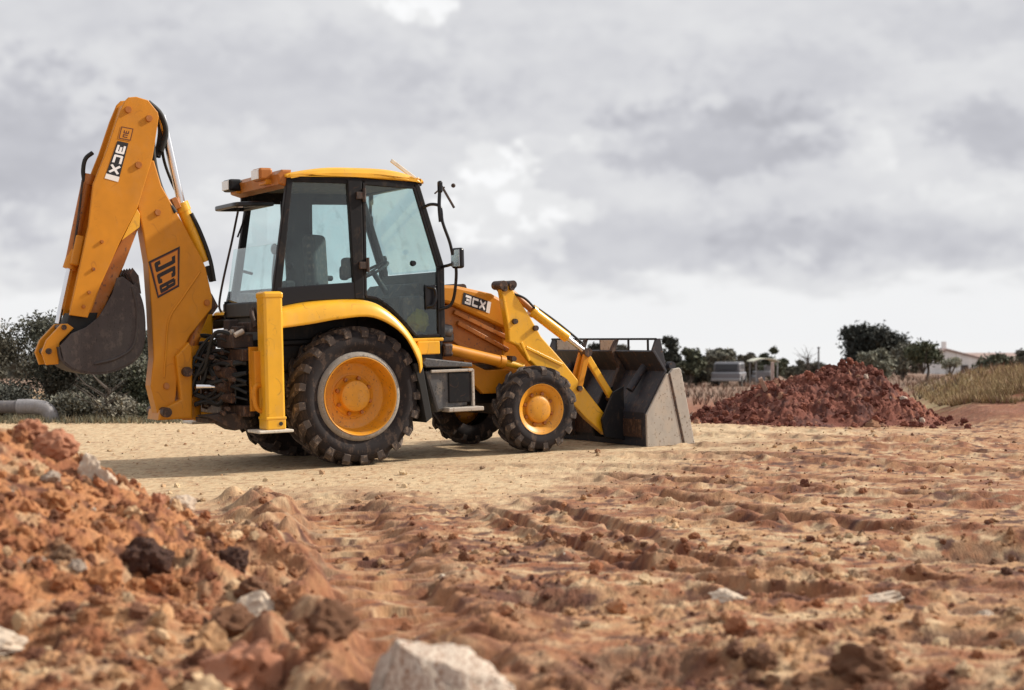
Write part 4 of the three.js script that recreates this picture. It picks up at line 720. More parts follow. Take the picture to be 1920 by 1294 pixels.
function rock(name, label, category, X, D, sx, sy, sz, mat, seed, sink = 0.3, turn = 0, group) {
  const clod = category === 'clod' || category === 'boulder', m = shadows(new THREE.Mesh(rockGeom(seed, clod ? 6 : 6, clod ? 0.30 : 0.24, clod ? 6 : 8), mat)); m.name = numbered(name); scene.add(m);
  m.scale.set(sx, sy, sz); m.rotation.set(0.15 * Math.sin(seed), turn, 0.2 * Math.cos(seed * 2)); m.position.set(X, groundH(X, D) + sy * (1 - 2 * sink) * 0.9, -D);
  return tag(m, label, category, group);
}
{
  const g = mergeVertices(new THREE.IcosahedronGeometry(1, 12).deleteAttribute('uv').deleteAttribute('normal')), p = g.attributes.position, v = V(0, 0, 0);
  const cuts = [[[0.30, 0.92, 0.1], 0.50], [[-0.88, 0.42, 0.1], 0.70], [[-0.45, 0.25, 0.85], 0.55], [[0.55, 0.35, 0.75], 0.62], [[0.62, 0.78, -0.05], 0.60], [[0.1, 0.55, 0.83], 0.60], [[-0.1, 0.97, -0.3], 0.66], [[0.95, 0.2, 0.2], 0.82]].map(([n, d]) => [V(...n).normalize(), d]);
  for (let i = 0; i < p.count; i++) {
    v.fromBufferAttribute(p, i); const k0 = 1 + 0.10 * n3(v.x * 1.6 + 3, v.y * 1.6, v.z * 1.6); v.multiplyScalar(k0);
    for (const [n, d] of cuts) { const e = v.dot(n) - d; if (e > 0) v.addScaledVector(n, -e * 0.95); }
    const k = 1 + 0.045 * n3(v.x * 3.2, v.y * 3.2, v.z * 3.2 + 5) + 0.028 * n3(v.x * 8, v.y * 8, v.z * 8) + 0.012 * n3(v.x * 22, v.y * 22, v.z * 22); p.setXYZ(i, v.x * k, v.y * k, v.z * k);
  }
  const m = shadows(new THREE.Mesh(boxUV(toCreasedNormals(g, R(38))), M.limestone)); m.name = numbered('limestone_rock'); m.scale.set(0.32, 0.35, 0.26); m.position.set(-0.235, 0.035, -5.4); scene.add(m);
  tag(m, 'large white and brown rock cut off by the bottom edge of the photo', 'rock');
}
rock('boulder', 'big rounded red-brown lump left of the large white rock', 'boulder', -0.94, 5.7, 0.15, 0.13, 0.14, M.redClod, 9, 0.3, 1.2);
rock('clod', 'blackish clod of soil, the largest dark one at the foot of the soil heap', 'clod', -1.72, 7.6, 0.12, 0.10, 0.11, M.darkClod, 12, 0.3, 0.3);
rock('clod', 'dark upright clod just above the rut, right of the largest blackish clod', 'clod', -1.36, 7.9, 0.09, 0.075, 0.09, M.darkClod, 15, 0.3, 2.1);
rock('clod', 'brown crumbly clod between the dark clods and the wheel rut', 'clod', -1.17, 7.55, 0.11, 0.09, 0.1, M.brownClod, 17, 0.3, 0.9);
rock('stone', 'pale angular stone among brown clods left of the wheel rut', 'stone', -1.10, 7.05, 0.11, 0.08, 0.08, M.paleStone, 21, 0.3, 0.4);
rock('stone', 'broad light stone with a rounded top below the pale angular stone', 'stone', -1.17, 6.75, 0.15, 0.08, 0.1, M.brownClod, 23, 0.3, 1.0);
rock('clod', 'brown lump at the left end of the large white rock', 'clod', -0.66, 6.0, 0.10, 0.085, 0.09, M.brownClod, 27, 0.3, 1.4);
rock('stone', 'red-brown block on the crest of the soil heap at the left edge', 'stone', -2.36, 8.45, 0.13, 0.09, 0.1, M.redClod, 41, 0.3, 0.5);
rock('stone', 'small dark red block left of the red-brown block on the crest', 'stone', -2.52, 8.5, 0.09, 0.07, 0.08, M.redClod, 42, 0.25, 1.8);
rock('stone', 'pale upright stone on the soil heap with its white face to the right', 'stone', -2.17, 8.35, 0.06, 0.085, 0.05, M.paleStone, 43, 0.25, 0.2);
rock('stone', 'narrow pale stone leaning beside the upright stone on the heap', 'stone', -2.07, 8.3, 0.05, 0.07, 0.05, M.paleStone, 44, 0.25, 1.1);
rock('stone', 'small white stone below the red-brown block on the heap', 'stone', -2.28, 8.0, 0.055, 0.035, 0.04, M.limestone, 45, 0.3, 0.7);
rock('stone', 'reddish stone standing alone on the right shoulder of the soil heap', 'stone', -1.87, 8.55, 0.05, 0.075, 0.05, M.redClod, 46, 0.25, 0.5);
rock('stone', 'long flat white stone at the right foot of the soil heap', 'stone', -1.66, 8.75, 0.12, 0.045, 0.07, M.limestone, 47, 0.3, -0.5);
rock('stone', 'tan stone on the heap above the long flat white stone', 'stone', -1.80, 8.85, 0.09, 0.06, 0.07, M.paleStone, 48, 0.35, 0.3);
rock('stone', 'small pinkish white stone, left one of two low on the soil heap', 'stone', -2.02, 6.9, 0.045, 0.04, 0.04, M.limestone, 49, 0.3, 0.9);
rock('stone', 'small white stone, right one of two low on the soil heap', 'stone', -1.86, 6.95, 0.05, 0.035, 0.04, M.limestone, 50, 0.3, 2.0);
rock('stone', 'low tan stone half buried at the far bottom left corner', 'stone', -1.98, 6.15, 0.13, 0.07, 0.1, M.paleStone, 51, 0.35, 0.4);
rock('stone', 'flat white stone in the dug soil right of the middle', 'stone', 1.03, 7.75, 0.09, 0.035, 0.07, M.paleStone, 52, 0.35, 0.2);
rock('stone', 'wide pale slab of stone lying in the soil at the lower right', 'stone', 1.80, 7.95, 0.16, 0.035, 0.1, M.paleStone, 53, 0.45, 0.1);
rock('stone', 'small white stone near the right edge, right of the wide pale slab', 'stone', 2.22, 7.6, 0.06, 0.04, 0.05, M.limestone, 54, 0.3, 0.8);
rock('clod', 'big dark brown clod in the lower right foreground', 'clod', 1.35, 6.2, 0.13, 0.09, 0.1, M.brownClod, 55, 0.35, 0.6);
rock('clod', 'smaller brown clod left of the big dark brown clod in the lower right foreground', 'clod', 0.98, 6.35, 0.08, 0.06, 0.08, M.brownClod, 56, 0.35, 1.6);

// clods that nobody could count, as instances over the dug ground
function scatter(name, n, seed, place, geoms, sizes, palette) {
  const rnd = prng(seed), per = geoms.map(() => []);
  let made = 0, tries = 0;
  while (made < n && tries++ < n * 12) {
    const s = place(rnd); if (!s) continue;
    const size = sizes[0] * Math.pow(sizes[1] / sizes[0], Math.pow(rnd(), 3.0)) * (s[2] ?? 1);
    per[Math.floor(rnd() * geoms.length)].push([s[0], s[1], size, rnd(), rnd(), rnd(), rnd()]); made++;
  }
  const q = new THREE.Quaternion(), e = new THREE.Euler(), mt = new THREE.Matrix4(), c = new THREE.Color();
  geoms.forEach((g, k) => {
    const im = shadows(new THREE.InstancedMesh(g, std({ color: 0xffffff, map: grain, roughness: 1 }), per[k].length));
    im.name = numbered(name); im.userData.kind = 'stuff';
    per[k].forEach(([X, D, s, a, b, d, r], i) => {
      e.set(a * 6.28, b * 6.28, d * 6.28); q.setFromEuler(e);
      mt.compose(V(X, groundH(X, D) + s * 0.28, -D), q, V(s * (0.75 + 0.5 * a), s * (0.6 + 0.4 * b), s * (0.75 + 0.5 * d))); im.setMatrixAt(i, mt);
      const col = palette(X, D, r, s), t = 0.8 + 0.4 * d; c.setRGB(col[0] * t, col[1] * t, col[2] * t); im.setColorAt(i, c);
    });
    scene.add(im);
  });
}
const clodGeoms = [61, 62, 63, 64].map((s) => rockGeom(s, 3, 0.34, 5)), pebbleGeoms = [71, 72].map((s) => rockGeom(s, 1, 0.28, 4));
const soilMix = (X, D, r) => { const g = groundColor(X, D); return r < 0.70 ? g : r < 0.82 ? mix3(g, SOIL.rust, 0.6) : r < 0.94 ? mix3(g, SOIL.dark, 0.6) : r < 0.993 ? mix3(g, SOIL.pale, 0.6) : [0.55, 0.47, 0.38]; };
scatter('soil_clods', 2300, 201, (rnd) => { const D = 5 + 5.5 * Math.pow(rnd(), 1.3), X = (rnd() * 2 - 1) * 0.36 * D; const k = smooth(-0.2, 0.45, fbm2(X * 1.1 + 20, D * 1.1, 3)) * 0.8 + 0.12; return rnd() < k && moundH(X, D) < 0.05 && (rnd() < 0.12 || segDist(X, D, ruts[0].p)[0] > 0.36) ? [X, D] : null; }, clodGeoms, [0.007, 0.042], soilMix);
scatter('heap_clods', 5000, 202, (rnd) => { const D = 4.8 + 6 * rnd(), X = -1.0 - 2.6 * rnd(); const m = moundH(X, D); return m > 0.04 && rnd() < 0.35 + 0.65 * smooth(-0.2, 0.3, fbm2(X * 1.6, D * 1.6, 3)) ? [X, D] : null; }, clodGeoms, [0.007, 0.045], soilMix);
scatter('ground_clods', 1100, 203, (rnd) => { const D = 9.5 + 14 * Math.pow(rnd(), 1.25), X = (rnd() * 2 - 1) * 0.36 * D; const [lx, lz] = toLocal(X, D); if (lx > -2 && lx < 4.2 && Math.abs(lz) < 1.4) return null; const k = (1 - 0.85 * paleMask(X, D)) * (0.15 + smooth(-0.2, 0.4, fbm2(X * 0.8 + 20, D * 1.4, 3))); return rnd() < k ? [X, D] : null; }, clodGeoms, [0.010, 0.035], soilMix);
const lumpGeoms = [65, 66, 67].map((s) => rockGeom(s, 5, 0.36, 5));
scatter('soil_lumps', 80, 205, (rnd) => { const D = 5.4 + 3.0 * rnd(), X = rnd() < 0.68 ? -2.2 + 1.85 * rnd() : 0.5 + 1.9 * rnd(); if (X < 0 && segDist(X, D, ruts[0].p)[0] < 0.5) return null; return (X > 0 && D > 7.0) || Math.abs(X + 0.27) < 0.4 ? null : [X, D]; }, lumpGeoms, [0.025, 0.10], soilMix);
scatter('gravel', 2600, 204, (rnd) => { const D = 5 + 18 * Math.pow(rnd(), 1.6), X = (rnd() * 2 - 1) * 0.36 * D; const [lx, lz] = toLocal(X, D); if (lx > -1 && lx < 4.2 && Math.abs(lz) < 1.2) return null; return [X, D, 0.6 + D * 0.05]; }, pebbleGeoms, [0.004, 0.010], soilMix);

// ------------------------------------------------------------------ red soil heap behind the machine's bucket
{
  const prof = [[2.55, 0], [2.9, 0.05], [3.42, 0.24], [3.75, 0.42], [4.02, 0.60], [4.35, 0.72], [4.61, 0.78], [4.95, 0.82], [5.15, 0.97], [5.5, 1.0], [5.92, 1.0], [6.02, 0.80], [6.2, 0.62], [6.45, 0.38], [6.66, 0.17], [6.82, 0.04], [6.95, 0]];
  const top = (x) => { for (let i = 0; i + 1 < prof.length; i++) if (x <= prof[i + 1][0]) return lerp(prof[i][1], prof[i + 1][1], clamp((x - prof[i][0]) / (prof[i + 1][0] - prof[i][0]))); return 0; };
  const H = (x, d) => {
    const w = 0.35 * fbm2(x * 0.9, d * 0.9, 3), crest = 26.2 + 0.3 * Math.sin(x * 1.3), h = 0.80 * top(x) * (d < crest ? Math.pow(smooth(-2.35 - w * 0.5, 0.15, d - crest), 0.8) : 1 - smooth(0.3, 2.4, d - crest));
    const r = smooth(0.02, 0.2, h);
    return h + r * (0.10 * fbm2(x * 1.7, d * 1.7, 4) + 0.07 * Math.abs(n2(x * 4.2, d * 4.2)) + 0.035 * Math.abs(n2b(x * 9, d * 9)) + 0.014 * n2(x * 17, d * 17)) - 0.05 * (1 - r);
  };
  const nx = 300, nd = 170, pos = [], col = [], uv = [], idx = [];
  for (let j = 0; j <= nd; j++) for (let i = 0; i <= nx; i++) {
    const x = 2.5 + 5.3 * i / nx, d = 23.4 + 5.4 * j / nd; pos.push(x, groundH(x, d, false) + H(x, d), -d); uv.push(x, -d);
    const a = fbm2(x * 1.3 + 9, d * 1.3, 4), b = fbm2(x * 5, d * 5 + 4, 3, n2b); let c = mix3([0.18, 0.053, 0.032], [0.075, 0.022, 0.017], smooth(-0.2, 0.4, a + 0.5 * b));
    c = mix3(c, [0.30, 0.10, 0.055], 0.55 * smooth(0.15, 0.5, b + 0.3 * a) + 0.5 * smooth(5.9, 6.6, x + 0.5 * b)); c = mix3(c, SOIL.tan, 0.5 * smooth(0.5, 0.7, b + a * 0.3)); col.push(...c);  // right slope lightened in the colour, as its sunlit side
    if (i < nx && j < nd) { const k = j * (nx + 1) + i; idx.push(k, k + 1, k + nx + 2, k, k + nx + 2, k + nx + 1); }
  }
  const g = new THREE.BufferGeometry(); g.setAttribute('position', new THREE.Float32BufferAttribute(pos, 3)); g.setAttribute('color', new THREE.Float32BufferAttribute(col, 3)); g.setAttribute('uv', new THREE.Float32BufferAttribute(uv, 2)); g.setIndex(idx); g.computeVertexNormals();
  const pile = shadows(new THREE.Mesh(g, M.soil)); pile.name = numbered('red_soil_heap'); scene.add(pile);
  tag(pile, 'dark red soil heap on the right behind the front bucket', 'soil heap');
  const rnd = prng(71), mt = new THREE.Matrix4(), q = new THREE.Quaternion(), c = new THREE.Color(), N = 2600, im = shadows(new THREE.InstancedMesh(clodGeoms[1], std({ map: grain, roughness: 1 }), N));
  im.name = 'red_heap_clods'; im.userData.kind = 'stuff';
  for (let i = 0; i < N; i++) {
    let x, d, h, t = 0; do { x = 2.6 + 4.3 * rnd(); d = 23.5 + 4 * rnd(); h = H(x, d); } while (h < -0.02 && t++ < 20 && rnd() < 0.8);
    const s = 0.008 + 0.07 * Math.pow(rnd(), 9); q.setFromEuler(new THREE.Euler(rnd() * 6, rnd() * 6, rnd() * 6)); mt.compose(V(x, groundH(x, d) + Math.max(h, 0) + s * 0.3, -d), q, V(s, s * 0.8, s)); im.setMatrixAt(i, mt);
    const r = rnd(), k = r < 0.70 ? [0.14, 0.041, 0.027] : r < 0.93 ? [0.23, 0.075, 0.045] : r < 0.985 ? [0.32, 0.17, 0.11] : [0.55, 0.44, 0.36]; c.setRGB(...k); im.setColorAt(i, c);
  }
  scene.add(im);
  const sat = (name, label, category, x, d, s, mat, seed) => { const m = shadows(new THREE.Mesh(rockGeom(seed, 3), mat)); m.name = numbered(name); m.scale.set(...s); m.position.set(x, groundH(x, d) + H(x, d) + s[1] * 0.3, -d); m.rotation.y = seed; scene.add(m); tag(m, label, category); };
  sat('stone', 'upper of two white stones on the right slope of the red heap', 'stone', 6.1, 25.3, [0.08, 0.045, 0.06], M.limestone, 81);
  sat('stone', 'lower of two white stones on the right slope of the red heap', 'stone', 6.25, 24.7, [0.055, 0.05, 0.05], M.limestone, 82);
  sat('clod', 'tan lump of soil at the front foot of the red heap', 'clod', 5.3, 23.85, [0.16, 0.13, 0.12], M.brownClod, 83);
  sat('clod', 'round dark lump at the left tip of the red heap', 'clod', 2.72, 24.0, [0.09, 0.08, 0.09], M.redClod, 84);
  const beam = mesh('plank', [rbox(0, 0, 0, 0.06, 0.26, 0.05, 0.006, [0.5, 0, 0.5])], std({ map: stoneTex([0.46, 0.32, 0.25], [0.3, 0.18, 0.12], 0.5, 91), roughness: 0.9 }), scene);
  beam.position.set(3.93, 0.60, -25.4); tag(beam, 'short pale plank sticking out of the left slope of the red heap', 'plank');
  const post = mesh('post', [rbox(0, 0.15, 0, 0.05, 0.4, 0.05, 0.006)], std({ map: stoneTex([0.5, 0.4, 0.36], [0.34, 0.22, 0.18], 0.5, 92), roughness: 0.9 }), scene);
  post.position.set(4.32, 0.58, -26.9); tag(post, 'short pale post standing behind the left slope of the red heap', 'post');
}

// ------------------------------------------------------------------ plants
function leafy(blobs, n, size, seed, open = 0.55) {
  const rnd = prng(seed), pos = new Float32Array(n * 18), nor = new Float32Array(n * 18), col = new Float32Array(n * 18), a = V(0, 0, 0), u = V(0, 0, 0), w = V(0, 0, 0), nn = V(0, 0, 0);
  const vol = blobs.map((b) => b[3] * b[4]), total = vol.reduce((x, y) => x + y, 0);
  for (let i = 0; i < n; i++) {
    let t = rnd() * total, k = 0; while (k < blobs.length - 1 && (t -= vol[k]) > 0) k++;
    const b = blobs[k], r = Math.pow(rnd(), open);
    a.set(rnd() * 2 - 1, rnd() * 2 - 1, rnd() * 2 - 1).normalize();
    const lump = 0.8 + 0.35 * n3(a.x * 2.2 + k, a.y * 2.2, a.z * 2.2 + seed);
    const x = b[0] + a.x * b[3] * r * lump, y = b[1] + a.y * b[4] * r * lump, z = b[2] + a.z * b[3] * r * lump;
    u.set(rnd() - 0.5, rnd() - 0.5, rnd() - 0.5).normalize(); w.set(rnd() - 0.5, rnd() - 0.5, rnd() - 0.5).cross(u).normalize(); nn.crossVectors(u, w);
    const s = size * (0.6 + 0.8 * rnd()), l = s * 0.95, h = s * 0.42, o = i * 18;
    const P = [[-l, 0], [0, -h], [l, 0], [-l, 0], [l, 0], [0, h]], tone = 0.65 + 0.7 * rnd(), mixv = rnd();
    for (let c = 0; c < 6; c++) {
      pos.set([x + u.x * P[c][0] + w.x * P[c][1], y + u.y * P[c][0] + w.y * P[c][1], z + u.z * P[c][0] + w.z * P[c][1]], o + c * 3); nor.set([nn.x, nn.y, nn.z], o + c * 3);
      col.set([tone, tone * lerp(1, 0.93, mixv), tone * lerp(1, 0.8, mixv)], o + c * 3);
    }
  }
  const g = new THREE.BufferGeometry(); g.setAttribute('position', new THREE.BufferAttribute(pos, 3)); g.setAttribute('normal', new THREE.BufferAttribute(nor, 3)); g.setAttribute('color', new THREE.BufferAttribute(col, 3)); return g;
}
const leafMats = new Map();
function leafMat(c) { const k = c.join(); if (!leafMats.has(k)) leafMats.set(k, phys({ color: new THREE.Color(...c), vertexColors: true, roughness: 0.85, side: THREE.DoubleSide, transmission: 0.0 })); return leafMats.get(k); }
M.bark = std({ map: stoneTex([0.075, 0.06, 0.05], [0.16, 0.135, 0.12], 0.6, 95), roughness: 1 });
function limb(a, b, r0, r1, seed) { const A = V(...a), B = V(...b), m = A.clone().lerp(B, 0.5).add(V(0.12 * Math.sin(seed * 3), 0, 0.1 * Math.cos(seed * 5)).multiplyScalar(A.distanceTo(B))); const g = new THREE.TubeGeometry(new THREE.CatmullRomCurve3([A, m, B]), 8, 1, 7), p = g.attributes.position; const c = new THREE.CatmullRomCurve3([A, m, B]); for (let i = 0; i < p.count; i++) { const t = Math.floor(i / 8) / 8, q = c.getPointAt(clamp(t)), r = lerp(r0, r1, t); p.setXYZ(i, q.x + (p.getX(i) - q.x) * r, q.y + (p.getY(i) - q.y) * r, q.z + (p.getZ(i) - q.z) * r); } g.computeVertexNormals(); return g; }
// a tree or shrub: base at (X, D), height, half width, share of bare trunk, number of foliage lumps
function plant(name, label, category, X, D, hgt, half, o = {}) {
  const { seed = 1, lumps = 14, leaves = 2200, size = 0.09, color = [0.06, 0.066, 0.045], trunk = 0.15, squash = 1, drop = 0, group } = o;
  const t = grp(name, scene, [X, groundH(X, D, false) - drop, -D]), rnd = prng(seed * 31 + 7), blobs = [], y0 = hgt * trunk, br = [];
  const lr = half * (lumps > 10 ? 0.42 : 0.55);
  for (let i = 0; i < lumps; i++) {
    const a = rnd() * 6.283, q = Math.sqrt(rnd()), yy = rnd(), rad = Math.sqrt(Math.max(0.05, 1 - Math.pow(Math.abs(yy - 0.42) / 0.62, 2)));
    const r = lr * (0.7 + 0.6 * rnd()), x = Math.cos(a) * (half - r * 0.8) * q * rad, z = Math.sin(a) * (half - r * 0.8) * q * rad, y = y0 + r * 0.6 + (hgt - y0 - r * 1.45) * yy;
    blobs.push([x, y, z, r, r * 0.8 * squash]); if (i % 2 === 0) br.push(limb([0, y0 * 0.6, 0], [x, y, z], 0.025 * half + 0.012, 0.008, seed + i));
  }
  const tr = mesh('trunk', [limb([0, -0.2, 0], [0.05 * half, y0 + hgt * 0.3, 0], 0.06 * half + 0.02, 0.025 * half + 0.012, seed)], M.bark, t);
  mesh('branch', br, M.bark, tr).userData.kind = 'stuff';
  const cr = shadows(new THREE.Mesh(leafy(blobs, leaves, size, seed * 17 + 1), leafMat(color))); cr.name = 'crown'; t.add(cr);
  return tag(t, label, category, group);
}
const OLIVE = [0.092, 0.086, 0.066], GREYOLIVE = [0.14, 0.14, 0.115], DARKGREEN = [0.03, 0.034, 0.027], MIDGREEN = [0.07, 0.078, 0.05], DRY = [0.17, 0.14, 0.10];
// left: scrub along the far edge of the ground
const scrub = (label, X, D, h, w, o) => plant('shrub', label, 'shrub', X, D, h, w, { leaves: 9000, size: 0.034, lumps: 24, trunk: 0.03, ...o });
scrub('dark shrub at the left edge above the grey pipe', -9.0, 27.4, 1.7, 1.05, { seed: 2, color: OLIVE });
scrub('tallest dark shrub left of the raised digging bucket', -8.05, 28.2, 1.85, 1.1, { seed: 3, color: [0.07, 0.075, 0.06] });
scrub('dark shrub directly behind the bucket lever of the folded arm', -7.35, 27.8, 1.55, 0.95, { seed: 4, color: OLIVE });
scrub('shrub showing below the digging bucket', -6.6, 27.2, 1.35, 0.95, { seed: 5, color: GREYOLIVE });
scrub('greenish shrub just left of the lower boom', -5.95, 27.0, 1.05, 0.8, { seed: 6, color: MIDGREEN });
scrub('low shrub behind the rear frame of the machine', -5.2, 27.4, 0.75, 0.8, { seed: 7, color: OLIVE });
scrub('low shrub behind the near stabilizer leg', -4.3, 27.6, 0.7, 0.8, { seed: 8, color: MIDGREEN });
scrub('low grey-green bush in front of the dark shrubs, beside the pipe end', -7.0, 25.9, 0.55, 0.55, { seed: 9, color: GREYOLIVE, leaves: 3600 });
scrub('low grey bush in front, midway under the digging bucket', -6.3, 25.8, 0.5, 0.55, { seed: 10, color: [0.2, 0.19, 0.16], leaves: 3000 });
scrub('low dark bush right behind the grey pipe', -8.3, 26.3, 0.72, 0.75, { seed: 11, color: [0.06, 0.064, 0.055], leaves: 4200 });
scrub('low bush at the foot of the boom', -5.6, 25.9, 0.35, 0.5, { seed: 12, color: MIDGREEN, leaves: 2200 });
scrub('far shrub standing behind the others at the left edge', -10.6, 32, 1.5, 1.3, { seed: 13, color: [0.075, 0.08, 0.065], size: 0.045 });
scrub('far shrub behind the tallest dark shrub', -8.9, 33, 1.75, 1.3, { seed: 14, color: OLIVE, size: 0.045 });
scrub('far shrub filling the gap behind the bucket lever', -7.4, 33, 1.5, 1.2, { seed: 15, color: [0.06, 0.066, 0.05], size: 0.045 });
scrub('far low shrub behind the boom', -6.0, 33, 0.95, 1.2, { seed: 16, color: OLIVE, size: 0.045 });
scrub('low dark shrub at the left edge before the far shrub', -9.3, 26.2, 0.75, 0.8, { seed: 17, color: [0.07, 0.072, 0.06] });
{
  const t = grp('bare_shrub', scene, [-6.55, groundH(-6.55, 25.6, false), -25.6]), rnd = prng(5), b = [];
  const st = mesh('stem', [limb([0, -0.05, 0], [0.22, 0.55, 0], 0.03, 0.014, 2)], M.bark, t);
  for (let i = 0; i < 16; i++) { const y = 0.1 + 0.45 * rnd(), a = (rnd() - 0.5) * 2.4; b.push(limb([0.22 * y / 0.55, y, 0], [0.22 * y + Math.sin(a) * 0.5, y + 0.35 * rnd() + 0.1, (rnd() - 0.5) * 0.4], 0.011, 0.004, i)); }
  mesh('twigs', b, M.bark, st).userData.kind = 'stuff'; tag(t, 'dark leafless twiggy shrub below the digging bucket', 'shrub');
}
// right: trees beyond the ground
const far = (label, X, D, h, w, o) => plant('tree', label, 'tree', X, D, h, w, { leaves: 5200, size: 0.13, lumps: 16, trunk: 0.06, ...o });
far('slim dark tree rising behind the right end of the front bucket', 7.2, 76, 2.75, 0.85, { seed: 21, color: DARKGREEN, size: 0.10, lumps: 18 });
far('dark tree top just over the bucket rail, right of the tipping ram', 4.2, 80, 2.35, 0.8, { seed: 22, color: DARKGREEN, size: 0.10 });
far('low tree over the middle of the bucket rail', 5.6, 84, 2.3, 0.9, { seed: 23, color: OLIVE, size: 0.10 });
far('grey tree seen under the tipping ram', 2.5, 84, 2.25, 0.9, { seed: 20, color: GREYOLIVE, size: 0.10 });
far('dark bushy tree right beside the front bucket', 8.95, 82, 2.05, 1.0, { seed: 24, color: MIDGREEN });
far('rounded grey-olive tree behind the grey car', 11.2, 88, 2.35, 1.25, { seed: 25, color: GREYOLIVE });
far('small dark tree at the right shoulder of the grey-olive tree', 12.6, 95, 2.2, 0.95, { seed: 26, color: OLIVE });
far('small round tree left of the pale canopy', 14.6, 100, 2.1, 0.9, { seed: 27, color: OLIVE });
far('bushy tree right of the pale canopy', 16.5, 102, 2.4, 1.15, { seed: 28, color: MIDGREEN });
far('low grey bush left of the thin pole', 18.0, 104, 1.75, 1.0, { seed: 29, color: GREYOLIVE });
far('low bush right of the thin pole', 19.6, 104, 1.5, 1.0, { seed: 30, color: OLIVE });
far('large dark round-headed tree towering over the red heap', 26.5, 120, 4.25, 3.3, { seed: 31, color: [0.022, 0.026, 0.022], leaves: 16000, size: 0.17, lumps: 30, trunk: 0.10 });
far('pale olive bush on the crest behind the red heap', 14.3, 64, 1.65, 0.95, { seed: 32, color: [0.17, 0.175, 0.14], size: 0.08, leaves: 2600 });
far('grey-green tree right of the large dark tree', 16.9, 70, 1.7, 0.9, { seed: 33, color: GREYOLIVE, size: 0.09 });
far('olive tree with a bare forked trunk right of the red heap', 15.2, 60, 1.75, 0.85, { seed: 34, color: [0.075, 0.085, 0.05], size: 0.07, trunk: 0.34, leaves: 3200, lumps: 16 });
far('small pale tree in front of the white house', 17.6, 65, 1.05, 0.55, { seed: 35, color: [0.3, 0.31, 0.26], size: 0.06, trunk: 0.4, leaves: 900 });
far('broad dark bush near the right edge in front of the long roof', 26.4, 88, 1.6, 1.4, { seed: 36, color: MIDGREEN, leaves: 3600 });
far('dark bush at the right edge behind the grassy bank', 29.4, 92, 1.95, 1.1, { seed: 37, color: OLIVE });
far('wide low dark bush between the grey car and the front bucket', 10.2, 90, 1.55, 1.6, { seed: 51, color: [0.05, 0.054, 0.042] });
far('wide grey-green bush behind the pale canopy', 15.6, 106, 1.9, 1.8, { seed: 52, color: [0.1, 0.105, 0.08] });
far('low wide bush between the pole and the large dark tree', 20.6, 112, 1.5, 1.6, { seed: 53, color: OLIVE });
far('dark green bush under the right side of the large dark tree', 29.4, 124, 2.6, 1.7, { seed: 54, color: MIDGREEN });
{
  const t = grp('bare_tree', scene, [17.8, groundH(17.8, 98, false), -98]), rnd = prng(9), b = [];
  const st = mesh('trunk', [limb([0, -0.2, 0], [0.1, 1.7, 0], 0.05, 0.02, 3)], M.bark, t);
  for (let i = 0; i < 40; i++) { const y = 0.7 + 1.2 * rnd(), a = (rnd() - 0.5) * 2.2, l = 0.4 + 0.7 * rnd(); b.push(limb([0.05, y * 0.8, 0], [Math.sin(a) * l, y * 0.8 + Math.cos(a) * l, (rnd() - 0.5) * l], 0.014, 0.006, i)); }
  mesh('twigs', b, M.bark, st).userData.kind = 'stuff'; tag(t, 'thin leafless tree left of the pole', 'tree');
  const p = mesh('utility_pole', [cyl([0, -0.3, 0], [0, 2.2, 0], 0.06, 0.05, 12), rbox(0, 2.22, 0, 0.16, 0.08, 0.12, 0.02)], M.greyTank, scene); p.position.set(18.9, groundH(18.9, 100, false), -100); tag(p, 'thin grey pole between the bare tree and the large dark tree', 'pole');
}
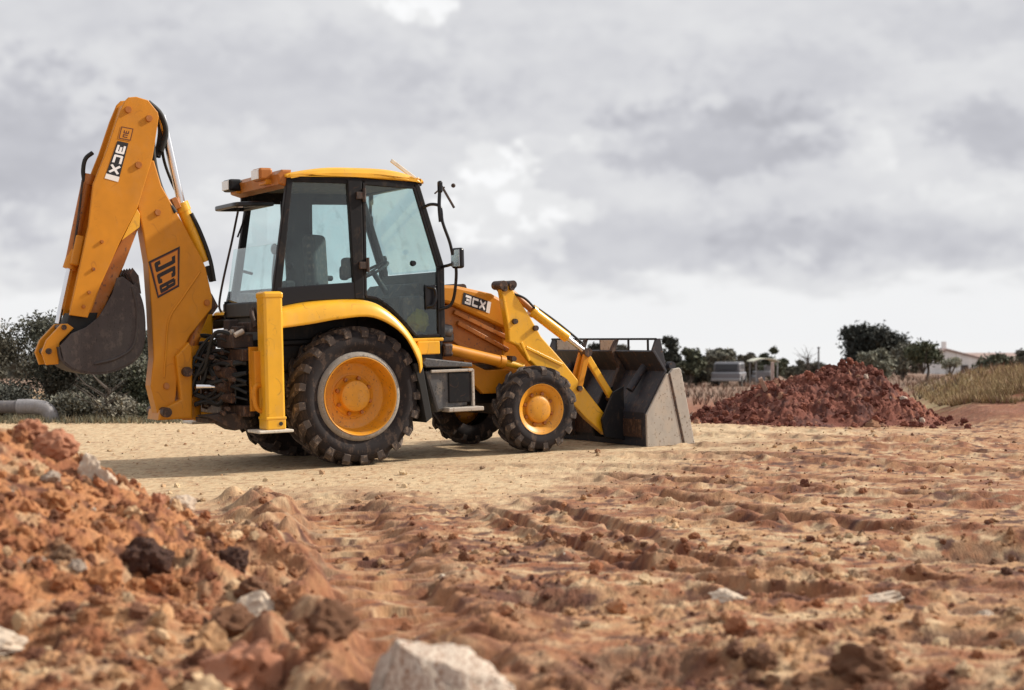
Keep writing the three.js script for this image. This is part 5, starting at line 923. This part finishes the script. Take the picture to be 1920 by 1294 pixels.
// dry grass on the bank, and tufts by the far edge
{
  const blade = []; const rnd = prng(41);
  for (let i = 0; i < 9; i++) { const a = rnd() * 6.28, l = 0.6 + 0.5 * rnd(), x = Math.cos(a), z = Math.sin(a), w = 0.035; blade.push(-z * w, 0, x * w, z * w, 0, -x * w, x * 0.4 * l, l, z * 0.4 * l); }
  const g = new THREE.BufferGeometry(); g.setAttribute('position', new THREE.Float32BufferAttribute(blade, 3)); g.computeVertexNormals();
  const tufts = (name, n, place, palette, size) => {
    const im = shadows(new THREE.InstancedMesh(g, std({ color: 0xffffff, roughness: 0.95, side: THREE.DoubleSide }), n)), m = new THREE.Matrix4(), q = new THREE.Quaternion(), c = new THREE.Color(); im.name = name; im.userData.kind = 'stuff';
    for (let i = 0; i < n; i++) { let p, t = 0; do p = place(); while (!p && t++ < 60); p = p || [9.5, 32]; const s = size * (0.5 + rnd()); q.setFromAxisAngle(V(0, 1, 0), rnd() * 6.28); m.compose(V(p[0], groundH(p[0], p[1], false) - 0.01, -p[1]), q, V(s * 1.3, s, s * 1.3)); im.setMatrixAt(i, m); const k = palette[Math.floor(rnd() * palette.length)], v = 0.7 + 0.5 * rnd(); c.setRGB(k[0] * v, k[1] * v, k[2] * v); im.setColorAt(i, c); }
    scene.add(im);
  };
  tufts('dry_grass', 9000, () => { const d = 25.2 + 24 * rnd() * rnd(), x = 5.6 + rnd() * (4 + (d - 25) * 0.5); return fbm2(x * 0.7, d * 0.7, 3) + smooth(25, 29, d) * 0.5 + 0.15 * rnd() > 0.12 && x > 7.3 + (27 - Math.min(d, 27)) * 0.7 && x > 7.3 + (d - 27) * 0.2 ? [x, d] : null; }, [[0.40, 0.29, 0.15], [0.33, 0.23, 0.12], [0.30, 0.21, 0.11], [0.22, 0.13, 0.085], [0.28, 0.22, 0.11]], 0.13);
  tufts('edge_grass', 1800, () => { const d = 24.9 + 1.8 * rnd(), x = -9.8 + 8 * rnd(); return [x, d]; }, [[0.22, 0.2, 0.13], [0.14, 0.14, 0.1], [0.3, 0.25, 0.16]], 0.12);
  tufts('field_grass', 3500, () => { const d = 36 + 60 * rnd(), x = -6 + rnd() * (10 + d * 0.4); return [x, d]; }, [[0.2, 0.13, 0.09], [0.12, 0.09, 0.07], [0.22, 0.12, 0.085]], 0.22);
}

// ------------------------------------------------------------------ grey pipe at the left
{
  const t = grp('drain_pipe', scene, [0, groundH(-8, 25.6) + 0.06, -25.6]);
  const pm = std({ map: stoneTex([0.14, 0.13, 0.135], [0.24, 0.21, 0.19], 0.6, 97, 0.8), roughness: 0.7 });
  mesh('pipe_length', [tube([[-12, 0.16, 0.1], [-9.5, 0.165, 0.05], [-7.75, 0.17, 0]], 0.10, 30, 24)], pm, t);
  mesh('pipe_elbow', [tube([[-7.80, 0.17, 0], [-7.55, 0.17, 0.0], [-7.36, 0.13, 0.0], [-7.27, 0.02, 0.0], [-7.26, -0.1, 0.0]], 0.12, 30, 24)], std({ map: stoneTex([0.26, 0.25, 0.26], [0.22, 0.2, 0.19], 0.5, 98, 0.8), roughness: 0.7 }), t);
  tag(t, 'grey drain pipe with a bent end lying before the shrubs at the left edge', 'pipe');
}

// ------------------------------------------------------------------ far right: car, canopy, houses
M.carGrey = phys({ color: new THREE.Color(0.15, 0.15, 0.165), roughness: 0.4, clearcoat: 0.4 });
M.carDark = std({ color: new THREE.Color(0.03, 0.03, 0.035), roughness: 0.4 });
M.carPale = std({ color: new THREE.Color(0.26, 0.255, 0.26), roughness: 0.5 });
M.whiteWall = std({ map: worn([0.76, 0.75, 0.74], 0.12, 4, 51, [0.3, 0.28, 0.26], 0.02, [0.42, 0.37, 0.32]), roughness: 0.95 });
M.pinkWall = std({ map: worn([0.42, 0.33, 0.29], 0.3, 4, 52), roughness: 0.95 });
M.tileRoof = std({ map: worn([0.36, 0.265, 0.24], 0.3, 3, 53, [0.16, 0.09, 0.08], 0.08), roughness: 0.95 });
{
  const X = 11.1, D = 83, t = grp('parked_car', scene, [X, groundH(X, D, false), -D], R(74));
  mesh('body', [rbox(0, 0.52, 0, 2.3, 0.46, 1.5, 0.1), rbox(0.12, 0.98, 0, 1.75, 0.5, 1.36, 0.12)], M.carGrey, t);
  mesh('roof', [rbox(0.15, 1.23, 0, 1.5, 0.06, 1.25, 0.03)], M.carGrey, t);
  mesh('rear_window', [rbox(-0.78, 1.0, 0, 0.06, 0.3, 1.1, 0.02, [0, 0, R(-8)])], M.carDark, t);
  each('side_window', [rbox(-0.3, 1.02, 0.685, 0.5, 0.26, 0.03, 0.01), rbox(0.4, 1.02, 0.685, 0.6, 0.26, 0.03, 0.01)], M.carDark, t);
  mesh('bumper', [rbox(-1.12, 0.36, 0, 0.16, 0.16, 1.5, 0.05)], M.carPale, t);
  for (const [x, z] of [[-0.7, 0.7], [0.75, 0.7], [-0.7, -0.7], [0.75, -0.7]]) mesh('wheel', [cyl([x, 0.28, z - 0.08], [x, 0.28, z + 0.08], 0.28, 0.28, 20)], M.rubber, t);
  tag(t, 'small grey car parked before the grey-olive tree, left of the red heap', 'car');
}
{
  const X = 14.55, D = 94, t = grp('canopy', scene, [X, groundH(X, D, false), -D], R(12));
  const sh = curve([[-0.8, 1.30], [-0.45, 1.42], [0, 1.46], [0.45, 1.42], [0.8, 1.28]], 16); mesh('canopy_sheet', [plate(sh.concat(sh.slice().reverse().map(([x, y]) => [x, y - 0.06])), -0.6, 0.6, 0.01)], std({ color: new THREE.Color(0.6, 0.6, 0.5), roughness: 0.8 }), t);
  for (const [x, z] of [[-0.62, 0.5], [0.68, 0.5], [-0.62, -0.5], [0.68, -0.5]]) mesh('post', [cyl([x, -0.2, z], [x, 1.33, z], 0.04)], M.carPale, t);
  mesh('machinery', [rbox(-0.1, 0.55, 0, 0.9, 0.34, 0.7, 0.08), rbox(0.25, 0.85, 0, 0.3, 0.4, 0.4, 0.06), cyl([-0.3, 0.3, -0.4], [-0.3, 0.3, 0.4], 0.3)], M.carGrey, t);
  tag(t, 'pale curved canopy on thin posts, right of the grey car', 'canopy');
}
{
  const X = 47.3, D = 172, by = groundH(X, D, false) - 2.9, t = grp('white_house', scene, [X, by, -D], R(-6));
  const gable = [[-2.45, 0], [-2.45, 4.15], [-1.0, 5.0], [2.45, 4.0], [2.45, 0]];
  mesh('wall', [plate(gable, -5, 0, 0.01)], M.whiteWall, t);
  mesh('roof', [plate([[-2.7, 4.02], [-1.0, 5.02], [2.7, 3.95], [2.7, 4.08], [-1.0, 5.18], [-2.7, 4.16]], -5.2, 0.2, 0.02)], M.tileRoof, t);
  const w = mesh('window', [rbox(0.55, 3.2, 0.01, 0.62, 0.7, 0.08, 0.01)], M.carDark, t); mesh('sill', [rbox(0.55, 2.8, 0.05, 0.8, 0.1, 0.14, 0.01)], M.carPale, w);
  mesh('chimney', [rbox(-0.9, 5.4, -2.2, 0.4, 0.9, 0.4, 0.02)], M.whiteWall, t);
  t.scale.set(1.2, 1.08, 1.2);
  tag(t, 'small white gabled house with one dark window, behind the right-hand trees', 'house');
}
{
  const X = 55, D = 188, by = groundH(X, D, false) - 3.6, t = grp('long_house', scene, [X, by, -D], R(9));
  mesh('wall', [rbox(0, 2.3, 0, 24, 4.6, 7, 0.02)], M.pinkWall, t);
  const rf = mesh('roof', [(() => { const g = plate([[-4.2, 4.4], [0, 6.1], [4.2, 4.4], [4.2, 4.25], [-4.2, 4.25]], -12.4, 12.4, 0.02); g.rotateY(Math.PI / 2); return g; })()], M.tileRoof, t);
  mesh('chimney', [rbox(-8.2, 6.2, 0.6, 0.5, 1.2, 0.5, 0.02)], M.whiteWall, rf);
  for (const x of [-4, 0.5, 5, 9]) mesh('window', [rbox(x, 3.0, 3.51, 1.1, 1.2, 0.08, 0.01)], M.carDark, t);
  tag(t, 'long low building with a dull red roof running out at the right edge', 'house');
}
{ // a distant belt of scrub behind the machine, one mass
  const rnd = prng(77), bl = [];
  for (let i = 0; i < 90; i++) { const x = -75 + 84 * rnd(), d = 130 + 25 * rnd(), r = 0.9 + 1.1 * rnd(); bl.push([x, groundH(x, d, false) + r * 0.6, -d, r * 1.5, r]); }
  const s = shadows(new THREE.Mesh(leafy(bl, 24000, 0.3, 78), leafMat(OLIVE))); s.name = 'distant_scrub'; s.userData.kind = 'stuff'; scene.add(s);
}

renderer.render(scene, camera);
